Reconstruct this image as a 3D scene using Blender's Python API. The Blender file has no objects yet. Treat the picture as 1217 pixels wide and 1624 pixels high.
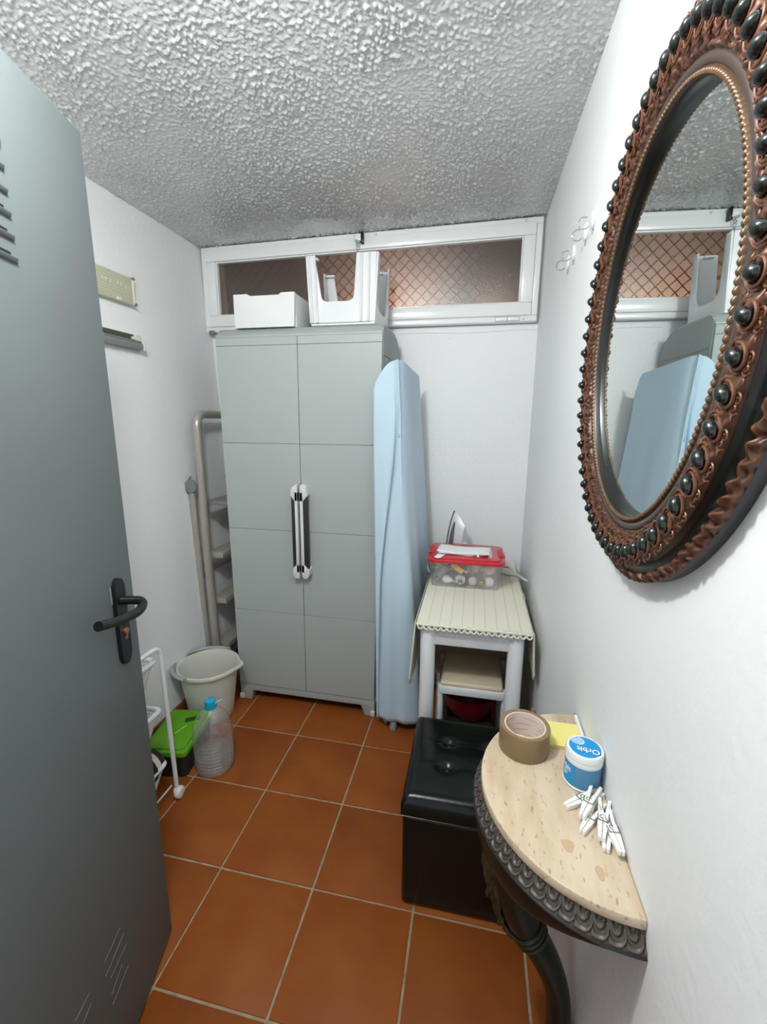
import bpy, bmesh, math, random
import numpy as np
from mathutils import Vector, Matrix, noise as mnoise
random.seed(7); np.random.seed(7)
scene = bpy.context.scene
COL = scene.collection
PI = math.pi

# ------------------------------------------------------------------ camera
cam_data = bpy.data.cameras.new('camera')
cam = bpy.data.objects.new('camera', cam_data); COL.objects.link(cam)
cam_data.sensor_fit = 'HORIZONTAL'; cam_data.sensor_width = 36.0
cam_data.lens = 696.0867 / 1217.0 * 36.0
cam_data.clip_start = 0.02
Rv = Vector((0.97922876, 0.20262563, 0.0073402)); Uv = Vector((-0.04826538, 0.19778534, 0.97905639)); Fv = Vector((-0.19693014, 0.95907446, -0.2034569))
m = Matrix((Rv, Uv, -Fv)).transposed().to_4x4(); m.translation = Vector((1.30851334, -1.58623829, 1.36073766))
cam.matrix_world = m
scene.camera = cam
# ------------------------------------------------------------------ world, lights, exposure
world = bpy.data.worlds.new('world'); scene.world = world; world.use_nodes = True
bg = world.node_tree.nodes['Background']; bg.inputs[0].default_value = (0.92, 0.96, 1.0, 1); bg.inputs[1].default_value = 0.9
def lamp(name, loc, power, col, size=0.05, kind='POINT', rot=None, sy=None):
    d = bpy.data.lights.new(name, kind); d.energy = power; d.color = col
    if kind == 'POINT': d.shadow_soft_size = size
    else:
        d.size = size
        if sy: d.shape = 'RECTANGLE'; d.size_y = sy
    o = bpy.data.objects.new(name, d); COL.objects.link(o); o.location = loc
    if rot: o.rotation_euler = rot
    return o
lamp('ceiling_bulb', (0.90, -1.18, 2.06), 37, (0.99, 1.0, 0.99), 0.045)
scene.view_settings.view_transform = 'Standard'
scene.view_settings.look = 'None'
scene.view_settings.exposure = 0.0
scene.view_settings.gamma = 1.0
scene.view_settings.use_curve_mapping = False
scene.cycles.transparent_max_bounces = 32

# ------------------------------------------------------------------ materials
def srgb(r, g, b):
    f = lambda c: c / 12.92 if c <= 0.04045 else ((c + 0.055) / 1.055) ** 2.4
    return tuple(f(v / 255.0) for v in (r, g, b))
MATS = {}
def mat(name, col, rough=0.5, metal=0.0, var=0.0, vscale=8.0, bump=0.0, bscale=60.0, bdist=0.002, coat=0.0, spec=0.5, stretch=None, col2=None, detail=4, objrand=0.0, trans=0.0, emit=None, estr=0.0, sheen=0):
    if name in MATS: return MATS[name]
    mt = bpy.data.materials.new(name); mt.use_nodes = True; MATS[name] = mt
    nt = mt.node_tree; p = nt.nodes['Principled BSDF']
    p.inputs['Base Color'].default_value = (*col, 1); p.inputs['Roughness'].default_value = rough; p.inputs['Metallic'].default_value = metal
    p.inputs['Specular IOR Level'].default_value = spec; p.inputs['Coat Weight'].default_value = coat
    if trans: p.inputs['Transmission Weight'].default_value = trans
    if sheen: p.inputs['Sheen Weight'].default_value = sheen
    if emit: p.inputs['Emission Color'].default_value = (*emit, 1); p.inputs['Emission Strength'].default_value = estr
    if var or bump or col2 or objrand:
        tc = nt.nodes.new('ShaderNodeTexCoord'); mp = nt.nodes.new('ShaderNodeMapping')
        nt.links.new(tc.outputs['Object'], mp.inputs['Vector'])
        if stretch: mp.inputs['Scale'].default_value = stretch
    if var or col2 or objrand:
        n = nt.nodes.new('ShaderNodeTexNoise'); n.inputs['Scale'].default_value = vscale; n.inputs['Detail'].default_value = detail
        nt.links.new(mp.outputs[0], n.inputs['Vector'])
        r = nt.nodes.new('ShaderNodeValToRGB'); r.color_ramp.elements[0].position = 0.3; r.color_ramp.elements[1].position = 0.7
        c2 = col2 if col2 else tuple(min(1, c * (1 + var)) for c in col)
        c1 = col if col2 else tuple(c * (1 - var) for c in col)
        r.color_ramp.elements[0].color = (*c1, 1); r.color_ramp.elements[1].color = (*c2, 1)
        nt.links.new(n.outputs['Fac'], r.inputs['Fac'])
        last = r.outputs['Color']
        if objrand:
            oi = nt.nodes.new('ShaderNodeObjectInfo'); ad = nt.nodes.new('ShaderNodeVectorMath'); ad.operation = 'ADD'
            sc = nt.nodes.new('ShaderNodeVectorMath'); sc.operation = 'SCALE'; sc.inputs['Scale'].default_value = 37.0
            cb = nt.nodes.new('ShaderNodeCombineXYZ'); nt.links.new(oi.outputs['Random'], cb.inputs[0]); nt.links.new(oi.outputs['Random'], cb.inputs[1])
            nt.links.new(cb.outputs[0], sc.inputs[0]); nt.links.new(sc.outputs[0], ad.inputs[1]); nt.links.new(mp.outputs[0], ad.inputs[0]); nt.links.new(ad.outputs[0], n.inputs['Vector'])
            hs = nt.nodes.new('ShaderNodeHueSaturation'); mr = nt.nodes.new('ShaderNodeMapRange')
            mr.inputs['To Min'].default_value = 1 - objrand; mr.inputs['To Max'].default_value = 1 + objrand
            nt.links.new(oi.outputs['Random'], mr.inputs['Value']); nt.links.new(mr.outputs[0], hs.inputs['Value']); nt.links.new(last, hs.inputs['Color']); last = hs.outputs[0]
        nt.links.new(last, p.inputs['Base Color'])
    if bump:
        n2 = nt.nodes.new('ShaderNodeTexNoise'); n2.inputs['Scale'].default_value = bscale; n2.inputs['Detail'].default_value = 3
        nt.links.new(mp.outputs[0], n2.inputs['Vector'])
        b = nt.nodes.new('ShaderNodeBump'); b.inputs['Strength'].default_value = bump; b.inputs['Distance'].default_value = bdist
        nt.links.new(n2.outputs['Fac'], b.inputs['Height']); nt.links.new(b.outputs[0], p.inputs['Normal'])
    return mt
def clear_plastic(name, tint=(0.95, 0.96, 0.97), haze=0.08, rough=0.08):
    mt = bpy.data.materials.new(name); mt.use_nodes = True; nt = mt.node_tree
    for n in list(nt.nodes): nt.nodes.remove(n)
    out = nt.nodes.new('ShaderNodeOutputMaterial'); tr = nt.nodes.new('ShaderNodeBsdfTransparent'); tr.inputs[0].default_value = (*tint, 1)
    gl = nt.nodes.new('ShaderNodeBsdfGlossy'); gl.inputs['Roughness'].default_value = rough
    df = nt.nodes.new('ShaderNodeBsdfTranslucent'); df.inputs[0].default_value = (0.9, 0.92, 0.93, 1)
    d2 = nt.nodes.new('ShaderNodeBsdfDiffuse'); d2.inputs[0].default_value = (0.9, 0.92, 0.93, 1); md_ = nt.nodes.new('ShaderNodeMixShader'); md_.inputs[0].default_value = 0.6; nt.links.new(df.outputs[0], md_.inputs[1]); nt.links.new(d2.outputs[0], md_.inputs[2]); df = md_
    m1 = nt.nodes.new('ShaderNodeMixShader'); m1.inputs[0].default_value = haze
    nt.links.new(tr.outputs[0], m1.inputs[1]); nt.links.new(df.outputs[0], m1.inputs[2])
    lw = nt.nodes.new('ShaderNodeLayerWeight'); pw = nt.nodes.new('ShaderNodeMath'); pw.operation = 'POWER'; pw.inputs[1].default_value = 4.0
    nt.links.new(lw.outputs['Facing'], pw.inputs[0]); lw.inputs[0].default_value = 0.5
    fr = nt.nodes.new('ShaderNodeMath'); fr.operation = 'MULTIPLY_ADD'; fr.inputs[1].default_value = 0.85; fr.inputs[2].default_value = 0.06; nt.links.new(pw.outputs[0], fr.inputs[0])
    m2 = nt.nodes.new('ShaderNodeMixShader'); nt.links.new(fr.outputs[0], m2.inputs[0])
    nt.links.new(m1.outputs[0], m2.inputs[1]); nt.links.new(gl.outputs[0], m2.inputs[2]); nt.links.new(m2.outputs[0], out.inputs[0])
    MATS[name] = mt
    return mt

WALL = mat('wall_plaster', (0.865, 0.88, 0.885), 0.55, bump=0.45, bscale=55, bdist=0.003, var=0.015, vscale=2)
CEIL = mat('ceiling_stucco', (0.58, 0.60, 0.60), 0.14, spec=1.0, coat=0.7, col2=(0.69, 0.71, 0.71), vscale=3, bump=0.5, bscale=260, bdist=0.002)
TILE = mat('terracotta_tile', (0.235, 0.056, 0.010), 0.5, col2=(0.285, 0.082, 0.014), vscale=7, objrand=0.08, bump=0.12, bscale=30, bdist=0.002, spec=0.2)
GROUT = mat('grout', (0.34, 0.26, 0.17), 0.9, var=0.25, vscale=30)
SKIRT = mat('skirting_tile', (0.20, 0.065, 0.035), 0.4, var=0.15)
PAINTW = mat('white_aluminium', (0.88, 0.90, 0.90), 0.25, spec=0.6)
WARD = mat('grey_plastic', (0.385, 0.425, 0.415), 0.45, bump=0.15, bscale=300, bdist=0.0006)
WARDSIDE = mat('grey_plastic_side', (0.29, 0.32, 0.31), 0.55)
WARDH = mat('pale_grey_plastic', (0.66, 0.68, 0.68), 0.4)
DARKH = mat('dark_rubber', (0.02, 0.026, 0.024), 0.45)
BLACK = mat('black_gap', (0.008, 0.008, 0.008), 0.7)
DOORM = mat('grey_door_paint', (0.135, 0.155, 0.158), 0.6, spec=0.3, var=0.04, vscale=3, bump=0.05, bscale=200)
DHAND = mat('black_handle', (0.006, 0.008, 0.009), 0.3, spec=0.4)
COPPER = mat('copper_cylinder', (0.55, 0.25, 0.12), 0.35, metal=0.9)
ALU = mat('brushed_aluminium', (0.44, 0.42, 0.37), 0.35, metal=0.35)
GREYP = mat('mid_grey_plastic', (0.20, 0.21, 0.215), 0.5)
WPLASTIC = mat('white_plastic', (0.76, 0.78, 0.79), 0.3)
FOAM = mat('polystyrene', (0.76, 0.78, 0.78), 0.8, bump=0.3, bscale=250, bdist=0.001)
CLOTHB = mat('pale_blue_cotton', (0.50, 0.65, 0.76), 0.9, bump=0.2, bscale=500, bdist=0.0008, sheen=0.2)
WLAQ = mat('white_lacquer', (0.72, 0.74, 0.76), 0.35)
CREAM = mat('cream_vinyl', (0.62, 0.53, 0.38), 0.5)
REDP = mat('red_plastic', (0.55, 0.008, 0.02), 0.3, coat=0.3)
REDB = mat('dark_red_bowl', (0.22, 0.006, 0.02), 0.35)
PAPER = mat('white_paper', (0.86, 0.86, 0.85), 0.8)
ORANGE = mat('orange_card', (0.95, 0.48, 0.02), 0.5)
LEATHER = mat('black_leatherette', (0.003, 0.006, 0.005), 0.25, spec=0.35, bump=0.25, bscale=90, bdist=0.001)
MARBLE = mat('travertine', (0.66, 0.54, 0.42), 0.35)
BRONZE = mat('carved_bronze', (0.040, 0.035, 0.030), 0.42, metal=0.2, col2=(0.10, 0.08, 0.066), vscale=60)
DGREEN = mat('dark_carved_wood', (0.004, 0.008, 0.005), 0.35, spec=0.3, col2=(0.012, 0.015, 0.008), vscale=18)
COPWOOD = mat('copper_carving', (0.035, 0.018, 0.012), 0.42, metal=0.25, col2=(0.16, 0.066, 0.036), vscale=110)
GOLDISH = mat('aged_gold_lip', (0.07, 0.045, 0.03), 0.4, metal=0.3, col2=(0.20, 0.11, 0.055), vscale=60)
BEADM = mat('black_bead', (0.010, 0.013, 0.012), 0.18, coat=0.4)
FRAMEDK = mat('frame_black', (0.012, 0.013, 0.012), 0.3)
SLATE = mat('frame_side_slate', (0.035, 0.038, 0.045), 0.4)
MIRROR = mat('mirror_silver', (0.80, 0.86, 0.84), 0.0, metal=1.0)
BUCKETM = mat('bucket_grey_white', (0.62, 0.62, 0.56), 0.4)
GRIPM = mat('bucket_handle_grey', (0.34, 0.36, 0.37), 0.45)
GREEN = mat('lime_green_lid', (0.115, 0.36, 0.004), 0.45)
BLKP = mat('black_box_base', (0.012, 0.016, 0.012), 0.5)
CYAN = mat('cyan_cap', (0.01, 0.36, 0.60), 0.35)
BEIGE = mat('beige_rail', (0.60, 0.60, 0.45), 0.5)
IVORY = mat('ivory_end', (0.74, 0.72, 0.60), 0.5)
RAILG = mat('rail_grey', (0.30, 0.31, 0.32), 0.4, metal=0.3)
RAILD = mat('rail_dark', (0.08, 0.08, 0.055), 0.5)
TAPE = mat('brown_tape', (0.23, 0.155, 0.075), 0.3)
CORE = mat('card_core', (0.72, 0.60, 0.55), 0.8)
CORELINE = mat('card_print', (0.30, 0.24, 0.24), 0.8)
YELLOW = mat('sticky_note_yellow', (0.80, 0.72, 0.24), 0.75)
BLUEL = mat('tub_blue', (0.0, 0.27, 0.62), 0.35)
BLUE2 = mat('tub_label_blue', (0.07, 0.24, 0.42), 0.4)
NAVY = mat('print_navy', (0.01, 0.04, 0.15), 0.5)
PALEBL = mat('print_pale_blue', (0.35, 0.55, 0.75), 0.5)
PEGM = mat('peg_white', (0.88, 0.88, 0.84), 0.45)
STEEL = mat('spring_steel', (0.30, 0.30, 0.30), 0.3, metal=0.9)
CHROME = mat('chrome', (0.7, 0.7, 0.7), 0.15, metal=1.0)
IRONP = mat('iron_pale', (0.62, 0.64, 0.65), 0.3)
IROND = mat('iron_dark_panel', (0.10, 0.12, 0.13), 0.25)
CORD = mat('grey_cord', (0.50, 0.51, 0.50), 0.6)
BULBW = mat('bulb_milk_glass', (0.86, 0.84, 0.82), 0.12, coat=0.5)
BULBP = mat('bulb_pinkish_glass', (0.78, 0.66, 0.64), 0.15, coat=0.5)
BRASS = mat('brass_cap', (0.65, 0.45, 0.15), 0.3, metal=0.9)
BLACKCL = mat('black_fabric', (0.015, 0.016, 0.016), 0.85)
CREAMCL = mat('cream_fabric', (0.66, 0.62, 0.50), 0.9)
PINKWALL = mat('salmon_render', (0.10, 0.060, 0.044), 0.9, var=0.12, vscale=4)
WIRE = mat('rusty_wire', (0.10, 0.035, 0.015), 0.7)
CLEARP = clear_plastic('clear_box_plastic', (0.98, 0.985, 0.99), haze=0.09)
PETM = clear_plastic('bottle_pet', (0.99, 0.99, 0.99), haze=0.15, rough=0.05)
CLEARG = clear_plastic('clear_bulb_glass', haze=0.2, rough=0.03)
CLEARH = clear_plastic('clear_hook_plastic', (0.60, 0.64, 0.67), haze=0.25)

def window_glass():
    mt = bpy.data.materials.new('patterned_glass'); mt.use_nodes = True; nt = mt.node_tree
    for n in list(nt.nodes): nt.nodes.remove(n)
    N = lambda t: nt.nodes.new(t); L = nt.links.new
    out = N('ShaderNodeOutputMaterial'); tr = N('ShaderNodeBsdfTransparent'); tr.inputs[0].default_value = (0.80, 0.78, 0.75, 1)
    tl = N('ShaderNodeBsdfTranslucent'); tl.inputs[0].default_value = (0.80, 0.74, 0.70, 1)
    gl = N('ShaderNodeBsdfGlossy'); gl.inputs['Roughness'].default_value = 0.28; gl.inputs[0].default_value = (.9, .9, .9, 1)
    tc = N('ShaderNodeTexCoord'); no = N('ShaderNodeTexNoise'); no.inputs['Scale'].default_value = 190; no.inputs['Detail'].default_value = 1; L(tc.outputs['Object'], no.inputs['Vector'])
    bp = N('ShaderNodeBump'); bp.inputs['Strength'].default_value = 0.5; bp.inputs['Distance'].default_value = 0.002; L(no.outputs['Fac'], bp.inputs['Height']); L(bp.outputs[0], gl.inputs['Normal']); L(bp.outputs[0], tl.inputs['Normal'])
    mr_ = N('ShaderNodeMapRange'); mr_.inputs['From Min'].default_value = .35; mr_.inputs['From Max'].default_value = .65; mr_.inputs['To Min'].default_value = .02; mr_.inputs['To Max'].default_value = .12; L(no.outputs['Fac'], mr_.inputs['Value'])
    m1 = N('ShaderNodeMixShader'); L(mr_.outputs[0], m1.inputs[0]); L(tr.outputs[0], m1.inputs[1]); L(tl.outputs[0], m1.inputs[2])
    m2 = N('ShaderNodeMixShader'); m2.inputs[0].default_value = 0.07; L(m1.outputs[0], m2.inputs[1]); L(gl.outputs[0], m2.inputs[2]); L(m2.outputs[0], out.inputs[0])
    return mt
WGLASS = window_glass()
WATER = clear_plastic('water', (0.90, 0.92, 0.92), haze=0.12, rough=0.02)
def marble_nodes():
    nt = MARBLE.node_tree; p = nt.nodes['Principled BSDF']
    tc = nt.nodes.new('ShaderNodeTexCoord'); mp = nt.nodes.new('ShaderNodeMapping'); mp.inputs['Scale'].default_value = (9, 2.2, 9); mp.inputs['Rotation'].default_value = (0, 0, 0.12)
    nt.links.new(tc.outputs['Object'], mp.inputs['Vector'])
    n = nt.nodes.new('ShaderNodeTexNoise'); n.inputs['Scale'].default_value = 3.0; n.inputs['Detail'].default_value = 8; nt.links.new(mp.outputs[0], n.inputs['Vector'])
    r = nt.nodes.new('ShaderNodeValToRGB')
    r.color_ramp.elements[0].position = 0.3; r.color_ramp.elements[0].color = (0.50, 0.36, 0.22, 1)
    r.color_ramp.elements[1].position = 0.65; r.color_ramp.elements[1].color = (0.66, 0.55, 0.41, 1)
    nt.links.new(n.outputs['Fac'], r.inputs['Fac'])
    mp2 = nt.nodes.new('ShaderNodeMapping'); mp2.inputs['Scale'].default_value = (40, 14, 40); nt.links.new(tc.outputs['Object'], mp2.inputs['Vector'])
    n2 = nt.nodes.new('ShaderNodeTexNoise'); n2.inputs['Scale'].default_value = 4.0; n2.inputs['Detail'].default_value = 4; nt.links.new(mp2.outputs[0], n2.inputs['Vector'])
    r2 = nt.nodes.new('ShaderNodeValToRGB'); r2.color_ramp.elements[0].position = 0.30; r2.color_ramp.elements[0].color = (0.52, 0.42, 0.34, 1)
    r2.color_ramp.elements[1].position = 0.40; r2.color_ramp.elements[1].color = (1, 1, 1, 1); nt.links.new(n2.outputs['Fac'], r2.inputs['Fac'])
    mx = nt.nodes.new('ShaderNodeMix'); mx.data_type = 'RGBA'; mx.blend_type = 'MULTIPLY'; mx.inputs[0].default_value = 0.8
    nt.links.new(r.outputs[0], mx.inputs[6]); nt.links.new(r2.outputs[0], mx.inputs[7]); nt.links.new(mx.outputs[2], p.inputs['Base Color'])
marble_nodes()
def cloth_nodes():
    mt = mat('woven_cream_cloth', (0.72, 0.70, 0.58), 0.9); nt = mt.node_tree; p = nt.nodes['Principled BSDF']
    tc = nt.nodes.new('ShaderNodeTexCoord')
    w = nt.nodes.new('ShaderNodeTexWave'); w.wave_type = 'BANDS'; w.bands_direction = 'X'; w.inputs['Scale'].default_value = 8.2
    nt.links.new(tc.outputs['Object'], w.inputs['Vector'])
    r = nt.nodes.new('ShaderNodeValToRGB'); r.color_ramp.elements[0].position = 0.0; r.color_ramp.elements[0].color = (0.50, 0.48, 0.40, 1)
    r.color_ramp.elements[1].position = 0.07; r.color_ramp.elements[1].color = (0.74, 0.72, 0.60, 1); nt.links.new(w.outputs['Fac'], r.inputs['Fac'])
    n = nt.nodes.new('ShaderNodeTexNoise'); n.inputs['Scale'].default_value = 140; nt.links.new(tc.outputs['Object'], n.inputs['Vector'])
    mx = nt.nodes.new('ShaderNodeMix'); mx.data_type = 'RGBA'; mx.blend_type = 'MIX'; nt.links.new(n.outputs['Fac'], mx.inputs[0])
    mx.inputs[6].default_value = (0.74, 0.72, 0.60, 1); nt.links.new(r.outputs[0], mx.inputs[7])
    nt.links.new(mx.outputs[2], p.inputs['Base Color'])
    n3 = nt.nodes.new('ShaderNodeTexWave'); n3.bands_direction = 'Y'; n3.inputs['Scale'].default_value = 60; nt.links.new(tc.outputs['Object'], n3.inputs['Vector'])
    b = nt.nodes.new('ShaderNodeBump'); b.inputs['Strength'].default_value = 0.4; b.inputs['Distance'].default_value = 0.002
    nt.links.new(n3.outputs['Fac'], b.inputs['Height']); nt.links.new(b.outputs[0], p.inputs['Normal'])
    return mt
WOVEN = cloth_nodes()

def cavity_shade(mt, lo, hi, p0=0.46, p1=0.56):  # shade painted into the carving colour: hollows darker, ridges brighter
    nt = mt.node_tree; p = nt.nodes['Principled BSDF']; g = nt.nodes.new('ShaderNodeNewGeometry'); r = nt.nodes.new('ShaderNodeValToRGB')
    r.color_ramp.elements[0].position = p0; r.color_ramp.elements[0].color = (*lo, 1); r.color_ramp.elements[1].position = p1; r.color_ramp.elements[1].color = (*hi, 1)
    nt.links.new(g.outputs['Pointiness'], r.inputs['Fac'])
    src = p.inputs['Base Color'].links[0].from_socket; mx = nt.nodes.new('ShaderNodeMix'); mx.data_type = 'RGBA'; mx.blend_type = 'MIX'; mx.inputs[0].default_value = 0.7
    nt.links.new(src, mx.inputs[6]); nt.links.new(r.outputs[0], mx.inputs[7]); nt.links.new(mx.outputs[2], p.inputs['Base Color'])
cavity_shade(COPWOOD, (0.010, 0.005, 0.004), (0.19, 0.078, 0.042)); cavity_shade(BRONZE, (0.010, 0.009, 0.008), (0.17, 0.135, 0.11)); cavity_shade(GOLDISH, (0.015, 0.01, 0.007), (0.20, 0.11, 0.055))
# ------------------------------------------------------------------ mesh helpers
def wloc(o):
    v = Vector((0, 0, 0))
    while o is not None: v += Vector(o.location); o = o.parent
    return v
def smooth_path(P, n=6):
    P = [Vector(p) for p in P]; out = []
    for i in range(len(P) - 1):
        p0 = P[max(i - 1, 0)]; p1 = P[i]; p2 = P[i + 1]; p3 = P[min(i + 2, len(P) - 1)]
        for k in range(n):
            t = k / n; out.append(0.5 * ((2 * p1) + (p2 - p0) * t + (2 * p0 - 5 * p1 + 4 * p2 - p3) * t * t + (3 * p1 - p0 - 3 * p2 + p3) * t ** 3))
    out.append(P[-1]); return out
class MB:
    def __init__(s): s.bm = bmesh.new()
    def _take(s, fn):
        n0 = len(s.bm.verts); fn(); s.bm.verts.ensure_lookup_table(); return s.bm.verts[n0:]
    def box(s, x0, x1, y0, y1, z0, z1, bev=0.0, seg=2):
        t = bmesh.new(); bmesh.ops.create_cube(t, size=1)
        for v in t.verts: v.co = Vector(((x0 + x1) / 2 + v.co.x * (x1 - x0), (y0 + y1) / 2 + v.co.y * (y1 - y0), (z0 + z1) / 2 + v.co.z * (z1 - z0)))
        if bev > 0: bmesh.ops.bevel(t, geom=list(t.edges), offset=bev, segments=seg, profile=0.5, affect='EDGES')
        return s.merge(t)
    def merge(s, t, mtx=None):
        if mtx is not None: bmesh.ops.transform(t, matrix=mtx, verts=t.verts)
        me = bpy.data.meshes.new('tmp'); t.to_mesh(me); t.free(); n0 = len(s.bm.verts); s.bm.from_mesh(me); bpy.data.meshes.remove(me)
        s.bm.verts.ensure_lookup_table(); return s.bm.verts[n0:]
    def cyl(s, p0, p1, r0, r1=None, seg=20, bev=0.0):
        if r1 is None: r1 = r0
        p0 = Vector(p0); p1 = Vector(p1); d = p1 - p0; t = bmesh.new()
        bmesh.ops.create_cone(t, cap_ends=True, segments=seg, radius1=r0, radius2=r1, depth=d.length)
        if bev > 0:
            es = [e for e in t.edges if any(len(f.verts) > 4 for f in e.link_faces)]
            bmesh.ops.bevel(t, geom=es, offset=bev, segments=2, profile=0.5, affect='EDGES')
        q = d.to_track_quat('Z', 'Y').to_matrix().to_4x4(); q.translation = (p0 + p1) / 2
        return s.merge(t, q)
    def sphere(s, c, r, u=20, v=12):
        t = bmesh.new(); bmesh.ops.create_uvsphere(t, u_segments=u, v_segments=v, radius=1)
        if not isinstance(r, (tuple, list)): r = (r, r, r)
        for w in t.verts: w.co = Vector((c[0] + w.co.x * r[0], c[1] + w.co.y * r[1], c[2] + w.co.z * r[2]))
        return s.merge(t)
    def lathe(s, prof, c=(0, 0, 0), seg=32, sx=1.0, sy=1.0, cap=False):
        rings = []
        for (r, z) in prof:
            if r <= 1e-6: rings.append([s.bm.verts.new((c[0], c[1], c[2] + z))])
            else: rings.append([s.bm.verts.new((c[0] + r * sx * math.cos(2 * PI * i / seg), c[1] + r * sy * math.sin(2 * PI * i / seg), c[2] + z)) for i in range(seg)])
        for a, b in zip(rings, rings[1:]):
            for i in range(seg):
                j = (i + 1) % seg
                if len(a) == 1 and len(b) == 1: continue
                if len(a) == 1: s.bm.faces.new((a[0], b[i], b[j]))
                elif len(b) == 1: s.bm.faces.new((a[i], a[j], b[0]))
                else: s.bm.faces.new((a[i], a[j], b[j], b[i]))
        return rings
    def tube(s, path, r, seg=10, closed=False, flat=1.0):
        P = [Vector(p) for p in path]; n = len(P); rr = r if isinstance(r, (list, tuple)) else [r] * n
        rings = []; prev = None
        for i in range(n):
            if closed: t = (P[(i + 1) % n] - P[i - 1])
            else: t = P[min(i + 1, n - 1)] - P[max(i - 1, 0)]
            t.normalize()
            if prev is None:
                a = Vector((0, 0, 1)) if abs(t.z) < 0.9 else Vector((1, 0, 0)); u = t.cross(a).normalized()
            else:
                u = prev - t * prev.dot(t); u.normalize()
            prev = u; w = t.cross(u)
            rings.append([s.bm.verts.new(P[i] + u * rr[i] * math.cos(2 * PI * k / seg) + w * rr[i] * flat * math.sin(2 * PI * k / seg)) for k in range(seg)])
        m = n if closed else n - 1
        for i in range(m):
            a, b = rings[i], rings[(i + 1) % n]
            for k in range(seg):
                j = (k + 1) % seg; s.bm.faces.new((a[k], a[j], b[j], b[k]))
        if not closed: s.bm.faces.new(rings[0][::-1]); s.bm.faces.new(rings[-1])
    def prism(s, poly, axis, d0, d1, bev=0.0):
        t = bmesh.new()
        def mk(a, b, d): return (d, a, b) if axis == 'x' else ((a, d, b) if axis == 'y' else (a, b, d))
        A = [t.verts.new(mk(a, b, d0)) for a, b in poly]; B = [t.verts.new(mk(a, b, d1)) for a, b in poly]
        t.faces.new(A); t.faces.new(B[::-1]); n = len(poly)
        for i in range(n): t.faces.new((A[i], B[i], B[(i + 1) % n], A[(i + 1) % n]))
        bmesh.ops.recalc_face_normals(t, faces=t.faces)
        if bev > 0: bmesh.ops.bevel(t, geom=list(t.edges), offset=bev, segments=2, profile=0.5, affect='EDGES')
        return s.merge(t)
    def grid(s, rows, closed=False):
        V = [[s.bm.verts.new(p) for p in row] for row in rows]
        for a, b in zip(V, V[1:]):
            n = len(a)
            for i in range(n if closed else n - 1):
                j = (i + 1) % n; s.bm.faces.new((a[i], a[j], b[j], b[i]))
        return V
    def build(s, name, material, parent=None, loc=None, smooth=True, angle=40, fix=True):
        if fix: bmesh.ops.recalc_face_normals(s.bm, faces=s.bm.faces)
        off = wloc(parent) if parent is not None else (Vector(loc) if loc is not None else Vector((0, 0, 0)))
        for v in s.bm.verts: v.co -= off
        me = bpy.data.meshes.new(name); s.bm.to_mesh(me); s.bm.free()
        if smooth:
            me.shade_smooth()
            me.set_sharp_from_angle(angle=math.radians(angle))
        o = bpy.data.objects.new(name, me); COL.objects.link(o)
        if material is not None: me.materials.append(material)
        if parent is not None: o.parent = parent
        elif loc is not None: o.location = loc
        return o
def tag(o, label, cat, group=None):
    o['label'] = label; o['category'] = cat
    if group: o['group'] = group
    return o
def struct(o): o['kind'] = 'structure'; return o
def empty(name, loc):
    o = bpy.data.objects.new(name, None); COL.objects.link(o); o.location = loc; o.empty_display_size = 0.05; return o
def thing(name, loc, label, cat, group=None): return tag(empty(name, loc), label, cat, group)
def copy_tree(o, parent=None):
    c = o.copy(); COL.objects.link(c); c.parent = parent
    for ch in list(o.children): copy_tree(ch, c)
    return c
def bx(name, mt, parent, *a, bev=0.0, **k):
    b = MB(); b.box(*a, bev=bev); return b.build(name, mt, parent, **k)

# ------------------------------------------------------------------ room shell
XR = 1.560; YB = 0.615; YF = -1.50; H = 2.219
def xl(z): return 0.022 - 0.108 * z / H          # the old left wall leans out a little
# floor: grout bed and tiles
b = MB(); b.box(-0.15, 1.72, -3.2, 0.78, -0.05, -0.003); floor = struct(b.build('floor', GROUT, smooth=False))
xs = [-0.02, 0.0, 0.3, 0.6, 0.9, 1.2, 1.5, XR]; ys = [YB, 0.6, 0.3, 0.0, -0.3, -0.6, -0.9, -1.2, -1.5, -1.8]
tcache = {}
for i in range(len(xs) - 1):
    for j in range(len(ys) - 1):
        x0, x1, y1, y0 = xs[i], xs[i + 1], ys[j], ys[j + 1]
        w, d = x1 - x0 - 0.0065, y1 - y0 - 0.0065
        if w < 0.01 or d < 0.01: continue
        key = (round(w, 3), round(d, 3))
        cx, cy = (x0 + x1) / 2 + random.uniform(-.0006, .0006), (y0 + y1) / 2 + random.uniform(-.0006, .0006)
        if key not in tcache:
            q = MB(); q.box(-w / 2, w / 2, -d / 2, d / 2, -0.01, 0.0, bev=0.0018, seg=2); o = q.build('tile', TILE, None); tcache[key] = o.data
            COL.objects.unlink(o); bpy.data.objects.remove(o)
        o = bpy.data.objects.new('tile', tcache[key]); COL.objects.link(o); o.parent = floor; o.location = (cx, cy, random.uniform(-0.0004, 0.0003))
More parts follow.
